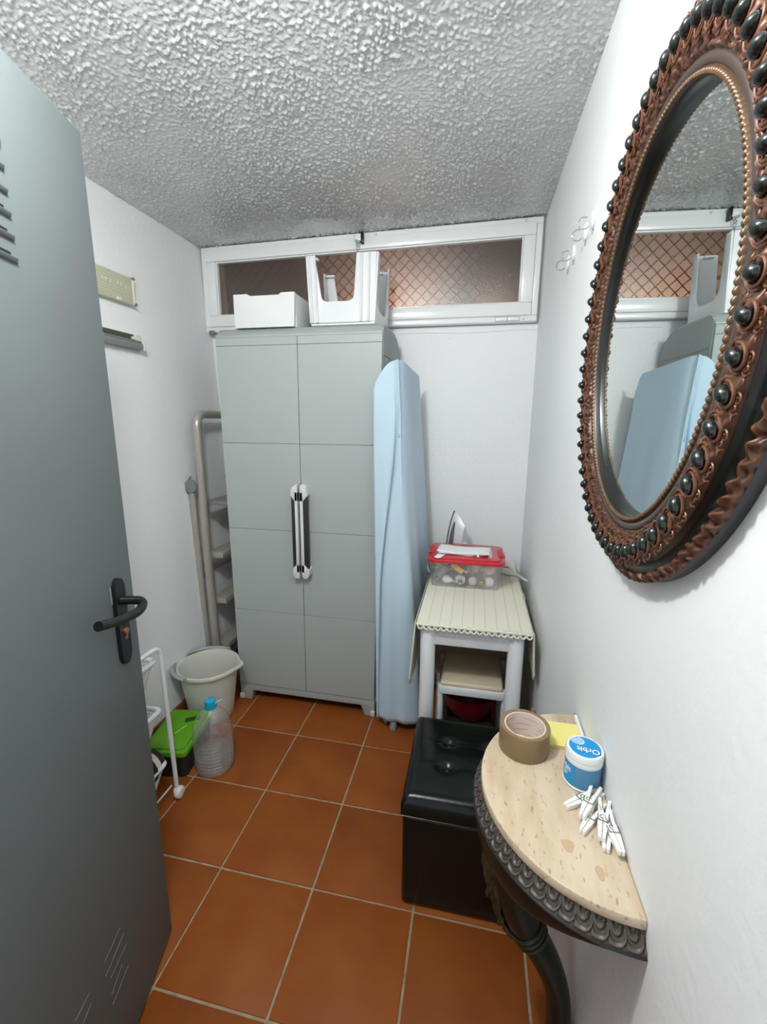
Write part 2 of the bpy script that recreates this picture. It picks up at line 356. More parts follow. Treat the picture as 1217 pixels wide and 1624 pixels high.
# left wall (slightly leaning), right, back (with window opening), front (with doorway)
b = MB(); b.prism([(xl(-.06), -0.06), (xl(H + .06), H + 0.06), (-0.22, H + 0.06), (-0.22, -0.06)], 'y', -1.62, 0.8); struct(b.build('wall_left', WALL, smooth=False))
b = MB(); b.box(XR, XR + 0.12, -3.2, 0.8, -0.06, H + 0.06); struct(b.build('wall_right', WALL, smooth=False))
WX0, WX1, WZ0, WZ1 = -0.070, 1.548, 1.797, 2.212
b = MB()
b.box(-0.2, XR, YB, YB + 0.12, -0.06, WZ0 - .002); b.box(WX1, XR, YB, YB + 0.12, WZ0 - .002, H + .06); b.box(-0.2, WX0, YB, YB + 0.12, WZ0 - .002, H + .06); b.box(WX0, WX1, YB, YB + .12, WZ1 + .002, H + .06)
struct(b.build('wall_back', WALL, smooth=False))
b = MB(); b.box(-0.2, 0.765, YF - 0.1, YF, -0.06, H + .06); b.box(0.765, XR, YF - 0.1, YF, 2.02, H + .06); struct(b.build('wall_front', WALL, smooth=False))
b = MB(); b.box(xl(.03) - .03, xl(.03) + 0.009, -1.48, YB, -0.003, 0.066, bev=.002); struct(b.build('baseboard_left', SKIRT))
b = MB(); b.box(xl(.03) + .009, XR, YB - 0.010, YB + .01, -0.003, 0.066, bev=.002); struct(b.build('baseboard_back', SKIRT))
# plaster ridge under the window
b = MB(); b.tube([(0.93 + 0.63 * t, YB + 0.001, 1.768 + 0.003 * math.sin(9 * t)) for t in [i / 20 for i in range(21)]], 0.004, 8); struct(b.build('trim_1', WALL))
# ceiling: real stucco relief
def fft_noise(nx, ny, dx, lo, hi, seed, aniso=1.0):
    rng = np.random.default_rng(seed); a = rng.standard_normal((nx, ny)); f = np.fft.fft2(a)
    kx = np.fft.fftfreq(nx, dx)[:, None]; ky = np.fft.fftfreq(ny, dx)[None, :]
    k = np.sqrt((kx * aniso) ** 2 + ky ** 2)
    g = np.exp(-(k / hi) ** 2) * (1 - np.exp(-(k / lo) ** 2)); r = np.real(np.fft.ifft2(f * g)); return r / r.std()
dx = 0.0034; nx = int(1.80 / dx); ny = int(2.0 / dx)
h1 = fft_noise(nx, ny, dx, 45, 85, 3); h2 = fft_noise(nx, ny, dx, 18, 45, 5); h3 = fft_noise(nx, ny, dx, 2, 5, 8)
hh = np.clip(h1 * 0.95 + 0.45 * h2, -0.25, 2.4) ; hh = (hh + 0.25) * (0.0021 + 0.0004 * h3)
X, Y = np.meshgrid(-0.16 + np.arange(nx) * dx, YB + 0.01 - np.arange(ny) * dx, indexing='ij')
co = np.stack([X, Y, H - hh - 0.020 * (1 - np.clip(X, 0, 1.56) / 1.56)], -1).reshape(-1, 3).astype(np.float32)
ii = np.arange(nx * ny).reshape(nx, ny); quads = np.stack([ii[:-1, :-1], ii[:-1, 1:], ii[1:, 1:], ii[1:, :-1]], -1).reshape(-1, 4)
me = bpy.data.meshes.new('ceiling'); me.vertices.add(len(co)); me.vertices.foreach_set('co', co.ravel())
me.loops.add(quads.size); me.loops.foreach_set('vertex_index', quads.ravel().astype(np.int32)); me.polygons.add(len(quads))
me.polygons.foreach_set('loop_start', np.arange(0, quads.size, 4, dtype=np.int32)); me.polygons.foreach_set('loop_total', np.full(len(quads), 4, dtype=np.int32))
me.update(calc_edges=True); me.validate(); me.flip_normals(); me.shade_smooth(); me.materials.append(CEIL)
ceil = bpy.data.objects.new('ceiling', me); COL.objects.link(ceil); struct(ceil)
b = MB(); b.box(-0.2, 1.70, -3.2, 0.8, H + 0.001, H + 0.08); o = b.build('ceiling_slab', CEIL, None, smooth=False); o.parent = ceil

# ------------------------------------------------------------------ window
win = struct(empty('window_1', (0.74, YB - 0.03, WZ0)))
def frame(name, x0, x1, z0, z1, w, y0, y1, bev, wb=None, wt=None, mt=PAINTW, parent=win):
    wb = wb or w; wt = wt or w
    q = MB(); q.box(x0, x1, y0, y1, z1 - wt, z1, bev=bev); q.box(x0, x1, y0, y1, z0, z0 + wb, bev=bev)
    q.box(x0, x0 + w, y0, y1, z0 + wb, z1 - wt, bev=bev); q.box(x1 - w, x1, y0, y1, z0 + wb, z1 - wt, bev=bev)
    return q.build(name, mt, parent)
frame('outer_frame', WX0, WX1, WZ0, WZ1, 0.026, YB - 0.042, YB + 0.05, 0.003)
frame('sash_frame', WX0 + 0.027, WX1 - 0.027, WZ0 + 0.024, WZ1 - 0.020, 0.050, YB - 0.052, YB + 0.0, 0.004, wb=0.052, wt=0.050)
frame('glazing_bead', WX0 + 0.077, WX1 - 0.077, WZ0 + 0.076, WZ1 - 0.070, 0.006, YB - 0.044, YB - 0.018, 0.002)
bx('pane', WGLASS, win, WX0 + 0.076, WX1 - 0.076, YB - 0.027, YB - 0.022, WZ0 + 0.075, WZ1 - 0.069)
for o in win.children:
    off = wloc(o)
    for v in o.data.vertices:
        zz = v.co.z + off.z; xx = v.co.x + off.x
        if zz > 1.9: v.co.z -= 0.020 * (1 - max(0, min(1.56, xx)) / 1.56)
# latch and chain
lt = thing('window_latch', (0.76, YB - 0.055, 2.155), 'small black and chrome spring latch at the middle of the top window frame', 'latch')
q = MB(); q.box(0.757, 0.769, YB - 0.078, YB - 0.053, 2.148, 2.196, bev=.004); q.build('latch_plate', DHAND, lt)
q = MB(); q.box(0.728, 0.757, YB - 0.072, YB - 0.053, 2.160, 2.188, bev=.004); q.build('latch_body', PAINTW, lt)
q = MB(); q.cyl((0.729, YB - .07, 2.162), (0.755, YB - .07, 2.155), 0.005, seg=12); q.tube([(0.742 + .007 * math.cos(a), YB - .07, 2.146 + .009 * math.sin(a)) for a in [i * PI / 8 for i in range(16)]], 0.0016, 6, closed=True); q.build('latch_bolt', CHROME, lt)
q = MB()
zc = 2.134; k = 0; first = True
while zc > 1.90:
    L = 0.016 if k < 3 else 0.006
    rr = 0.006 if k < 3 else 0.003
    pts = [((rr * math.cos(a)), (L * math.sin(a))) for a in [i * PI / 6 for i in range(12)]]
    xo = 0.742 - 0.016 * (2.134 - zc) / 0.23
    q.tube([(xo + (p[0] if k % 2 == 0 else 0), YB - .07 + (0 if k % 2 == 0 else p[0]), zc + p[1]) for p in pts], 0.0010, 6, closed=True)
    zc -= (L * 1.75); k += 1
ch = q.build('chain', STEEL, None, loc=(0.74, YB - 0.07, 2.13)); tag(ch, 'thin steel chain hanging from the window latch behind the upturned white stool', 'chain')
# sash clasps, drain covers, screws
q = MB()
for x in (1.372, 1.424):
    q.box(x, x + 0.049, YB - 0.046, YB - 0.040, WZ0 + .004, WZ0 + 0.019, bev=.002)
q.build('slot_cover', PAINTW, win)
q = MB()
for x in (1.374, 1.426): q.box(x - .0035, x + 0.0485, YB - 0.0443, YB - 0.0405, WZ0 + .0022, WZ0 + 0.0205)
q.build('slot_rim', RAILG, win)
for x, z in ((0.82, 2.192), (1.476, 2.200), (0.02, 2.192), (1.492, 1.807)):
    q = MB(); q.cyl((x, YB - 0.0415, z), (x, YB - 0.0455, z), 0.006, 0.005, seg=12)
    q.build('screw', IVORY, win)
q = MB(); q.box(-0.045, -0.020, YB - .060, YB - .042, WZ0 - 0.012, WZ0 + 0.006, bev=.002); q.build('corner_clip', GREYP, win)
# outside: lit shaft behind the glass, with wire mesh
b = MB(); b.box(-0.6, 2.4, 1.20, 1.55, 1.2, 2.9); b.box(-0.7, -0.6, YB + .12, 1.55, 1.2, 2.9); b.box(2.4, 2.5, YB + .12, 1.55, 1.2, 2.9); b.box(-.7, 2.5, YB + .12, 1.55, 1.1, 1.2); b.box(-.7, 2.5, YB + .12, 1.55, 2.9, 3.0)
struct(b.build('wall_shaft', PINKWALL, smooth=False))
b = MB()
mx0, mx1, mz0, mz1 = 0.03, 1.30, WZ0 + .03, WZ1 - .03
def mesh_line(c, sg):
    # the line z = mz0 + sg * (x - c), clipped to the panel of mesh
    P = []
    for x in (mx0, mx1):
        z = mz0 + sg * (x - c)
        if mz0 <= z <= mz1: P.append((x, YB + .012, z))
    for z in (mz0, mz1):
        x = c + (z - mz0) / sg
        if mx0 < x < mx1: P.append((x, YB + .012, z))
    if len(P) >= 2 and (Vector(P[0]) - Vector(P[1])).length > .004: b.tube(P[:2], 0.0024, 5)
x = -0.7
while x < 2.0:
    mesh_line(x, 1); mesh_line(x, -1); x += 0.054
o = b.build('wire_mesh', WIRE, None, loc=(0.74, YB + .012, 1.8)); tag(o, 'rusty diamond wire mesh stretched outside behind the patterned window glass', 'mesh')
def spot(name, loc, target, power, col, cone, r):
    o = lamp(name, loc, power, col, r, 'POINT'); bpy.data.objects.remove(o)
    d = bpy.data.lights.new(name, 'SPOT'); d.energy = power; d.color = col; d.spot_size = math.radians(cone); d.spot_blend = 1.0; d.shadow_soft_size = r
    o = bpy.data.objects.new(name, d); COL.objects.link(o); o.location = loc
    o.rotation_euler = (Vector(target) - Vector(loc)).to_track_quat('-Z', 'Y').to_euler()
spot('stair_wall_light', (0.74, 0.80, 1.62), (0.74, 1.2, 1.96), 170, (1.0, 0.84, 0.74), 84, 0.03)
spot('stair_wall_light_small', (1.36, 0.90, 1.72), (1.36, 1.2, 1.95), 30, (1.0, 0.95, 0.88), 50, 0.02)

# ------------------------------------------------------------------ grey metal door
dd = Vector((0.271, -0.9625, 0)).normalized(); dn = Vector((0.9625, 0.271, 0)).normalized()   # along leaf from free edge, face normal towards camera
DO = Vector((0.567, -0.784, 0))
door = struct(empty('door_1', tuple(DO + dd * 0.75)))
def dpt(s, n, z): return DO + dd * s + dn * n + Vector((0, 0, z))
def dbox(q, s0, s1, n0, n1, z0, z1, bev=0.0):
    M = Matrix(((dd.x, dn.x, 0, DO.x), (dd.y, dn.y, 0, DO.y), (0, 0, 1, 0), (0, 0, 0, 1)))
    t = bmesh.new(); bmesh.ops.create_cube(t, size=1)
    for v in t.verts: v.co = Vector(((s0 + s1) / 2 + v.co.x * (s1 - s0), (n0 + n1) / 2 + v.co.y * (n1 - n0), (z0 + z1) / 2 + v.co.z * (z1 - z0)))
    if bev: bmesh.ops.bevel(t, geom=list(t.edges), offset=bev, segments=2, profile=.5, affect='EDGES')
    q.merge(t, M)
q = MB(); dbox(q, 0, 0.75, -0.038, 0, 0.008, 1.878, bev=.0025); q.build('leaf', DOORM, door)
for z in [1.592 + 0.0305 * i for i in range(6)]:
    q = MB(); dbox(q, 0.232, 0.54, -0.001, 0.0012, z + 0.001, z + 0.006, bev=.0005); lv = q.build('vent_slot', BLACK, door)
    q = MB()
    t = bmesh.new(); bmesh.ops.create_cube(t, size=1)
    for v in t.verts:
        y = -0.001 if v.co.y < 0 else (0.0048 if v.co.z > 0 else 0.002)
        v.co = Vector(((0.222 + 0.55) / 2 + v.co.x * 0.33, y, z - 0.003 + v.co.z * 0.008))
    bmesh.ops.bevel(t, geom=list(t.edges), offset=.0018, segments=2, profile=.5, affect='EDGES')
    q.merge(t, Matrix(((dd.x, dn.x, 0, DO.x), (dd.y, dn.y, 0, DO.y), (0, 0, 1, 0), (0, 0, 0, 1)))); q.build('louvre', DOORM, door)
# escutcheon and lever
def plate(q, s0, s1, n0, n1, z0, z1):
    poly = []
    N = 8; w = s1 - s0
    for i in range(N + 1):
        a = PI * 0.5 * i / N; poly.append((s0 + w * 0.5 * (1 - math.cos(a)) * 1.0, z1 - 0.028 * (1 - math.sin(a))))
    for i in range(N + 1):
        a = PI * 0.5 * i / N; poly.append((s0 + w * 0.5 + w * 0.5 * math.sin(a), z1 - 0.028 * (1 - math.cos(a))))
    poly2 = [(s, z0 + z1 - z) for s, z in poly][::-1]
    P = poly + poly2
    q.prism(P, 'y', n0, n1)
M_D = Matrix(((dd.x, dn.x, 0, DO.x), (dd.y, dn.y, 0, DO.y), (0, 0, 1, 0), (0, 0, 0, 1)))
q = MB(); plate(q, 0.049, 0.088, 0, 0.009, 0.842, 1.035); bmesh.ops.transform(q.bm, matrix=M_D, verts=q.bm.verts); pl = q.build('handle_plate', DHAND, door, fix=True)
q = MB(); dbox(q, 0.088, 0.0905, 0.0, 0.0015, 0.985, 1.022); q.build('paint_scar', mat('old_paint', (.26, .27, .22), .6), pl)
q = MB(); pts = [(0.068, 0.004, 0.985), (0.066, 0.018, 0.985), (0.064, 0.034, 0.984), (0.064, 0.044, 0.983), (0.070, 0.052, 0.979), (0.088, 0.056, 0.975), (0.108, 0.055, 0.974), (0.135, 0.052, 0.978), (0.160, 0.050, 0.983), (0.190, 0.048, 0.991), (0.222, 0.047, 1.001)]
q.tube([M_D @ p for p in smooth_path(pts, 5)], 0.0092, 14); q.build('lever_handle', DHAND, door)
q = MB(); q.cyl(M_D @ Vector((0.067, 0.007, 0.916)), M_D @ Vector((0.067, 0.013, 0.916)), 0.0075, seg=16); q.cyl(M_D @ Vector((0.067, 0.007, 0.902)), M_D @ Vector((0.067, 0.0105, 0.902)), 0.005, seg=12); q.build('lock_cylinder', COPPER, door)
# scratches in the paint, low on the leaf
q = MB()
for (s0_, z0_), (s1_, z1_) in [[(0.208, 0.309), (0.267, 0.307)] , [(0.198, 0.28), (0.27, 0.275)] , [(0.195, 0.247), (0.257, 0.249)] , [(0.218, 0.225), (0.261, 0.212)] , [(0.199, 0.191), (0.263, 0.188)] , [(0.317, 0.312), (0.359, 0.316)] , [(0.317, 0.286), (0.343, 0.282)] ]:
    q.tube([M_D @ Vector((s0_, 0.0001, z0_)), M_D @ Vector((s1_, 0.0001, z1_))], 0.0005, 4)
o = q.build('paint_scratch', mat('scratch_pale', (0.19, 0.215, 0.21), .5), door); 

# ------------------------------------------------------------------ wardrobe
wd = thing('wardrobe', (0.574, 0.40, 0), 'tall light grey plastic wardrobe with two doors and black-inlaid handles', 'wardrobe')
W0, W1, WF, WBK = 0.212, 0.936, 0.190, 0.600
def taper(o):
    off = wloc(o)
    for v in o.data.vertices:
        zz = v.co.z + off.z; xx = v.co.x + off.x; c = 0.574 - 0.009 * (1 - zz / 1.7); k = 1 - 0.060 * max(0, 1 - zz / 1.7)
        v.co.x = (c + (xx - 0.574) * k) - off.x
    return o
prof = [(WF + .012, 0.085), (WF + .012, 1.690), (WF + .03, 1.730)]
for i in range(9):
    a = PI / 2 * i / 8; prof.append((WBK - .13 + .13 * math.sin(a), 1.60 + .13 * math.cos(a)))
prof += [(WBK, 0.085)]
q = MB(); q.prism(prof, 'x', W1 - 0.012, W1, bev=.002); taper(q.build('side_panel', WARDSIDE, wd))
q = MB(); q.prism(prof, 'x', W0, W0 + 0.012, bev=.002); taper(q.build('side_panel', WARDSIDE, wd))
bx('back_panel', WARDSIDE, wd, W0 + .012, W1 - .012, WBK - .008, WBK - .001, 0.085, 1.60)
# cap
q = MB(); q.prism([(WF + .002, 1.697), (WF + .004, 1.705), (WF + .045, 1.737), (WBK - .13, 1.737), (WBK - .13, 1.725), (WF + .05, 1.69), (WF + .015, 1.69)], 'x', W0 + .001, W1 - .001, bev=.002); taper(q.build('top_cap', WARD, wd))
q = MB(); q.box(W1 - .001, W1 + .003, WF + .02, WBK - .02, 1.618, 1.624); taper(q.build('side_seam', WARDSIDE, wd))
# bottom plinth with feet
q = MB(); q.prism([(W0, 0.085), (W1, 0.085), (W1, 0.0), (W1 - .048, 0.0), (W1 - .070, 0.050), (W0 + .070, 0.050), (W0 + .058, 0.0), (W0, 0.0)], 'y', WF + .004, WF + .05, bev=.0015); taper(q.build('plinth', WARD, wd))
for x0 in (W0, W1 - .05):
    q = MB(); q.box(x0, x0 + .05, WBK - .07, WBK - .01, 0, 0.085, bev=.002); taper(q.build('foot', WARD, wd))
bx('bottom_panel', WARDSIDE, wd, W0 + .012, W1 - .012, WF + .02, WBK - .01, 0.07, 0.085)
for x0 in (W0 - .004, W1 - .018):
    q = MB(); q.box(x0, x0 + .022, WF - .004, WF + .01, 0.002, 0.028, bev=.003); taper(q.build('foot_cap', WARDH, wd))
XM = 0.580
for side, (a, c) in enumerate(((W0 + .002, XM - .0012), (XM + .0012, W1 - .002))):
    q = MB(); q.box(a, c, WF + .002, WF + .014, 0.087, 1.696, bev=.001); dr = taper(q.build('door', WARDSIDE, wd))
    for z0, z1 in ((0.088, 0.479), (0.481, 0.875), (0.877, 1.260), (1.262, 1.662), (1.664, 1.695)):
        q = MB(); q.box(a, c, WF - .001, WF + .004, z0, z1, bev=.0008, seg=1); taper(q.build('panel', WARD, dr))
    # handle: chunky bracket with slim bar and dark grip inlay
    if side == 0: h0, h1, bar0, bar1, g0, g1 = 0.544, 0.574, 0.562, 0.574, 0.546, 0.562
    else: h0, h1, bar0, bar1, g0, g1 = 0.586, 0.620, 0.586, 0.599, 0.599, 0.618
    yf = WF - .042; q = MB()
    if side == 0:
        top = [(h0, 1.045), (h0 + .004, 1.076), (h1 - .004, 1.094), (h1, 1.090), (h1, 1.02), (bar0, 1.02)]
        bot = [(h0, 0.715), (h0, 0.685), (h0 + .010, 0.672), (h1, 0.672), (h1, 0.735), (bar0, 0.735)]
    else:
        top = [(h1, 1.045), (h1 - .008, 1.082), (h0 + .006, 1.094), (h0, 1.084), (h0, 1.02), (bar1, 1.02)]
        bot = [(h1, 0.712), (h1, 0.688), (h1 - .012, 0.672), (h0 + .008, 0.672), (h0, 0.684), (h0, 0.735), (bar1, 0.735)]
    q.prism(top, 'y', yf, WF, bev=.0015); q.prism(bot, 'y', yf, WF, bev=.0015); q.box(bar0, bar1, yf, yf + .020, 0.70, 1.06, bev=.0015)
    q.build('handle', WARDH, dr)
    q = MB(); lo = [(g0, 0.722), (g1, 0.738), (g1, 1.022), (g0, 1.040)] if side == 0 else [(g0, 0.738), (g1, 0.718), (g1, 1.040), (g0, 1.022)]
    q.prism(lo, 'y', yf + .002, yf + .018, bev=.001); q.build('grip_inlay', DARKH, dr)
# something red poking out under the wardrobe
q = MB(); q.tube([(0.470, .262, 0.008), (0.472, .27, .02), (0.474, .30, .026)], [.006, .008, .007], 10); o = q.build('plastic_clip', REDP, None, loc=(.47, .27, 0)); tag(o, 'tiny red plastic clip lying under the front edge of the wardrobe', 'clip')

# ------------------------------------------------------------------ foam box and upturned stool on the wardrobe
TZ = 1.7375
q = MB(); x0, x1, y0, y1 = 0.292, 0.560, 0.215, 0.46
q.prism([(x0, TZ), (x1 - .002, TZ), (x1 + .004, TZ + .132), (x1 - .055, TZ + .132), (x1 - .066, TZ + .124), (x0 + .075, TZ + .124), (x0 + .062, TZ + .132), (x0, TZ + .132)], 'y', y0, y0 + .022, bev=.003)
q.prism([(x0, TZ), (x1 - .002, TZ), (x1 + .004, TZ + .130), (x0, TZ + .130)], 'y', y1 - .022, y1, bev=.003)
q.box(x0, x0 + .022, y0 + .02, y1 - .02, TZ, TZ + .132, bev=.003); q.box(x1 - .020, x1 + .002, y0 + .02, y1 - .02, TZ, TZ + .131, bev=.003); q.box(x0 + .01, x1 - .01, y0 + .01, y1 - .01, TZ, TZ + .02)
o = q.build('foam_box', FOAM, None, loc=(.426, .34, TZ)); tag(o, 'open white polystyrene box standing on top of the wardrobe', 'box')
us = thing('step_stool', (0.75, 0.36, TZ), 'white plastic stool lying upside down on the wardrobe, its four legs pointing up', 'stool')
sx0, sx1, sy0, sy1 = 0.628, 0.892, 0.225, 0.475
TT = TZ + .262
def leg_path(s):  # U-cut front / back apron
    pts = [(sx0 - .012 + .0, TT), (sx0 + .034 - .012, TT)]
    cut0, cut1, zb = sx0 + .046, sx1 - .082, TZ + .090
    for i in range(7):
        a = PI / 2 * i / 6; pts.append((cut0 + .028 - .028 * math.cos(a), zb + .022 - .022 * math.sin(a)))
    for i in range(7):
        a = PI / 2 * i / 6; pts.append((cut1 - .028 + .028 * math.sin(a), zb + .022 - .022 * math.cos(a)))
    pts += [(sx1 - .070, TT), (sx1 + .010, TT), (sx1, TZ + .006), (sx0 + .006, TZ + .006)]
    return pts
q = MB(); q.prism(leg_path(0), 'y', sy0, sy0 + .007, bev=.0018); q.build('apron', WPLASTIC, us)
q = MB(); q.prism(leg_path(0), 'y', sy1 - .007, sy1, bev=.0018); q.build('apron', WPLASTIC, us)
q = MB(); q.box(sx0, sx1 + .004, sy0, sy1, TZ, TZ + .014, bev=.004); q.build('seat', WPLASTIC, us)
for x in (sx0, sx1):
    s = -1 if x == sx0 else 1
    pts = [(sy0 + .004, TT), (sy0 + .035, TT)]
    for i in range(7):
        a = PI / 2 * i / 6; pts.append((sy0 + .045 + .045 - .045 * math.cos(a), TZ + .06 + .045 - .045 * math.sin(a)))
    for i in range(7):
        a = PI / 2 * i / 6; pts.append((sy1 - .09 + .045 * math.sin(a), TZ + .06 + .045 - .045 * math.cos(a)))
    pts += [(sy1 - .035, TT), (sy1 - .004, TT), (sy1, TZ + .01), (sy0, TZ + .01)]
    q = MB(); v = q.prism(pts, 'x', x - .0035, x + .0035, bev=.0015)
    for w in q.bm.verts: w.co.x += s * 0.014 * max(0, (w.co.z - TZ) / .26)
    q.build('side_apron', WPLASTIC, us)
# vertical ribs and raised leg columns
for x in (sx0 + .008, sx0 + .030, sx1 - .052, sx1 - .022):
    q = MB(); q.tube([(x + .0, sy0 - .002, TZ + .01), (x - (.008 if x < .7 else -.004), sy0 - .002, TT - .003)], .0085, 10, flat=.6); q.build('leg_rib', WPLASTIC, us)
for (x, y) in ((sx0 + .01, sy0 + .018), (sx1 - .035, sy0 + .018), (sx0 + .01, sy1 - .018), (sx1 - .035, sy1 - .018)):
    q = MB(); q.box(x - .018, x + .022, y - .012, y + .012, TT - .014, TT - .006, bev=.002); q.build('leg_tip', WPLASTIC, us)

# ------------------------------------------------------------------ ladder
ld = thing('step_ladder', (0.06, 0.42, 0), 'folded aluminium step ladder standing between the left wall and the wardrobe', 'ladder')
LX = 0.045; ya, yb_ = 0.268, 0.575
hoop = [(LX + .02, ya - .005, 0.02), (LX, ya, 0.7), (LX - .004, ya + .002, 1.30)]
arc = [(LX - .004, ya + .055 - .055 * math.cos(a), 1.325 + .06 * math.sin(a)) for a in [PI / 2 * i / 6 for i in range(7)]]
arc2 = [(LX - .004, yb_ - .055 + .055 * math.sin(a), 1.325 + .06 * math.cos(a)) for a in [PI / 2 * i / 6 for i in range(7)]]
path = hoop + arc + arc2 + [(LX, yb_, 0.7), (LX + .02, yb_, 0.02)]
q = MB(); q.tube([Vector(p) for p in path], 0.0195, 12, flat=1.0); q.build('front_frame', ALU, ld)
for y in (ya - .006, yb_ + .004):
    q = MB(); q.tube([(LX - .052, y, 1.035), (LX - .030, y + .0, 0.03)], 0.0155, 10); q.build('rear_leg', ALU, ld)
for y, dy in ((ya - .026, -.012), (yb_ + .012, .012)):
    q = MB(); q.prism([(LX - .050 + .034 * math.cos(a), 1.050 + .034 * math.sin(a)) for a in [-PI * .75 + PI * 1.25 * i / 14 for i in range(15)]] + [(LX - .040, 1.100), (LX - .088, 1.055)], 'y', y, y + .014, bev=.003); q.build('hinge', GREYP, ld)
q = MB(); q.box(LX + .0, LX + .14, ya + .02, yb_ - .015, 0.955, 0.975, bev=.004); q.build('platform', GREYP, ld)
for z in (0.24, 0.48, 0.72):
    q = MB(); q.box(LX - .005, LX + .075, ya + .015, yb_ - .015, z - .03, z, bev=.004); q.build('step', ALU, ld)
for z in (0.12, .6):
    q = MB(); q.tube([(LX - .04, ya, z), (LX - .04, yb_, z)], .008, 8); q.build('brace', ALU, ld)

# ------------------------------------------------------------------ wall rails on the left wall
def rail_x(z): return xl(z)
r1 = thing('wall_rail', (rail_x(1.85), -0.17, 1.80), 'ribbed beige plastic panel screwed high on the left wall, the upper of two rails', 'rail')
xw = rail_x(1.90)
q = MB(); q.box(xw - .004, xw + .032, -0.50, 0.064, 1.80, 1.90, bev=.003); q.build('panel_body', BEIGE, r1)
for i in range(9):
    q = MB(); q.box(xw + .0315, xw + .0335, -0.50, 0.058, 1.809 + .0102 * i, 1.8125 + .0102 * i); q.build('rib', BEIGE, r1)
q = MB(); q.box(xw - .003, xw + .035, 0.062, 0.070, 1.80, 1.90, bev=.002); q.build('end_cap', IVORY, r1)
for y, z, s in ((0.066, 1.897, .006), (0.068, 1.803, .006)):
    q = MB(); q.cyl((xw + .03, y, z), (xw + .039, y, z), s, seg=12); q.build('screw', GREYP, r1)
for y, z in ((-.09, 1.856), (-.075, 1.853), (-.055, 1.85), (-.018, 1.856), (-.004, 1.853), (.02, 1.848)):
    q = MB(); q.box(xw + .0335, xw + .0347, y, y + .008, z, z + .013, bev=.0004); q.build('label_dot', IVORY, r1)
q = MB(); q.box(xw + .025, xw + .038, -.025, -.005, 1.800, 1.812, bev=.002); q.build('clip', IVORY, r1)
r2 = thing('wall_rail', (rail_x(1.66), -0.15, 1.63), 'grey channel rail with ivory end bracket, the lower of two rails on the left wall', 'rail')
xw = rail_x(1.69)
q = MB(); q.box(xw - .006, xw + .008, -0.50, 0.085, 1.628, 1.692, bev=.002); q.build('back_plate', IVORY, r2)
q = MB(); q.box(xw + .008, xw + .020, -0.50, 0.062, 1.668, 1.688, bev=.001); q.build('dark_channel', RAILD, r2)
q = MB(); q.box(xw + .008, xw + .040, -0.50, 0.070, 1.634, 1.657, bev=.003); q.build('grey_profile', RAILG, r2)
q = MB(); q.box(xw + .008, xw + .034, -0.50, 0.070, 1.658, 1.666, bev=.002); q.build('grey_lip', GREYP, r2)
q = MB(); q.box(xw + .0, xw + .044, 0.071, 0.080, 1.630, 1.662, bev=.002); q.box(xw, xw + .024, .045, .080, 1.662, 1.690, bev=.002); q.build('end_bracket', IVORY, r2)
q = MB(); q.cyl((xw + .018, .035, 1.674), (xw + .028, .035, 1.674), .006, seg=12); q.build('screw', WPLASTIC, r2)

for o in (r1, r2): o.location.y -= 0.022
# ------------------------------------------------------------------ ironing board under pale blue cloth
ib = thing('ironing_board', (1.03, 0.30, 0), 'folded ironing board standing upright beside the wardrobe under a blue cloth', 'ironing board')
q = MB()
pts = []
for i in range(24):
    a = 2 * PI * i / 24
    pts.append((0.31 + .155 * math.cos(a) * (1 if abs(math.sin(a)) < .9 else 1), 0.80 + 0.70 * (abs(math.sin(a)) ** .55) * (1 if math.sin(a) > 0 else -1)))
q.prism(pts, 'x', 0.985, 1.005, bev=.003)
o = q.build('board', GREYP, ib)
for y in (0.13, 0.40):
    q = MB(); q.tube([(1.01 + (0.03 if y > .2 else .0), y + .0, 0.03), (1.022, y, .5), (1.03, y + .02, 1.25)], .010, 10); q.build('leg', GREYP, ib)
    q = MB(); q.cyl((1.008 + (0.03 if y > .2 else .0), y, 0.0), (1.010 + (0.03 if y > .2 else .0), y, 0.055), .017, .014, seg=14, bev=.003); q.build('foot', mat('pale_grey_rubber', (.32, .38, .42), .5), ib)
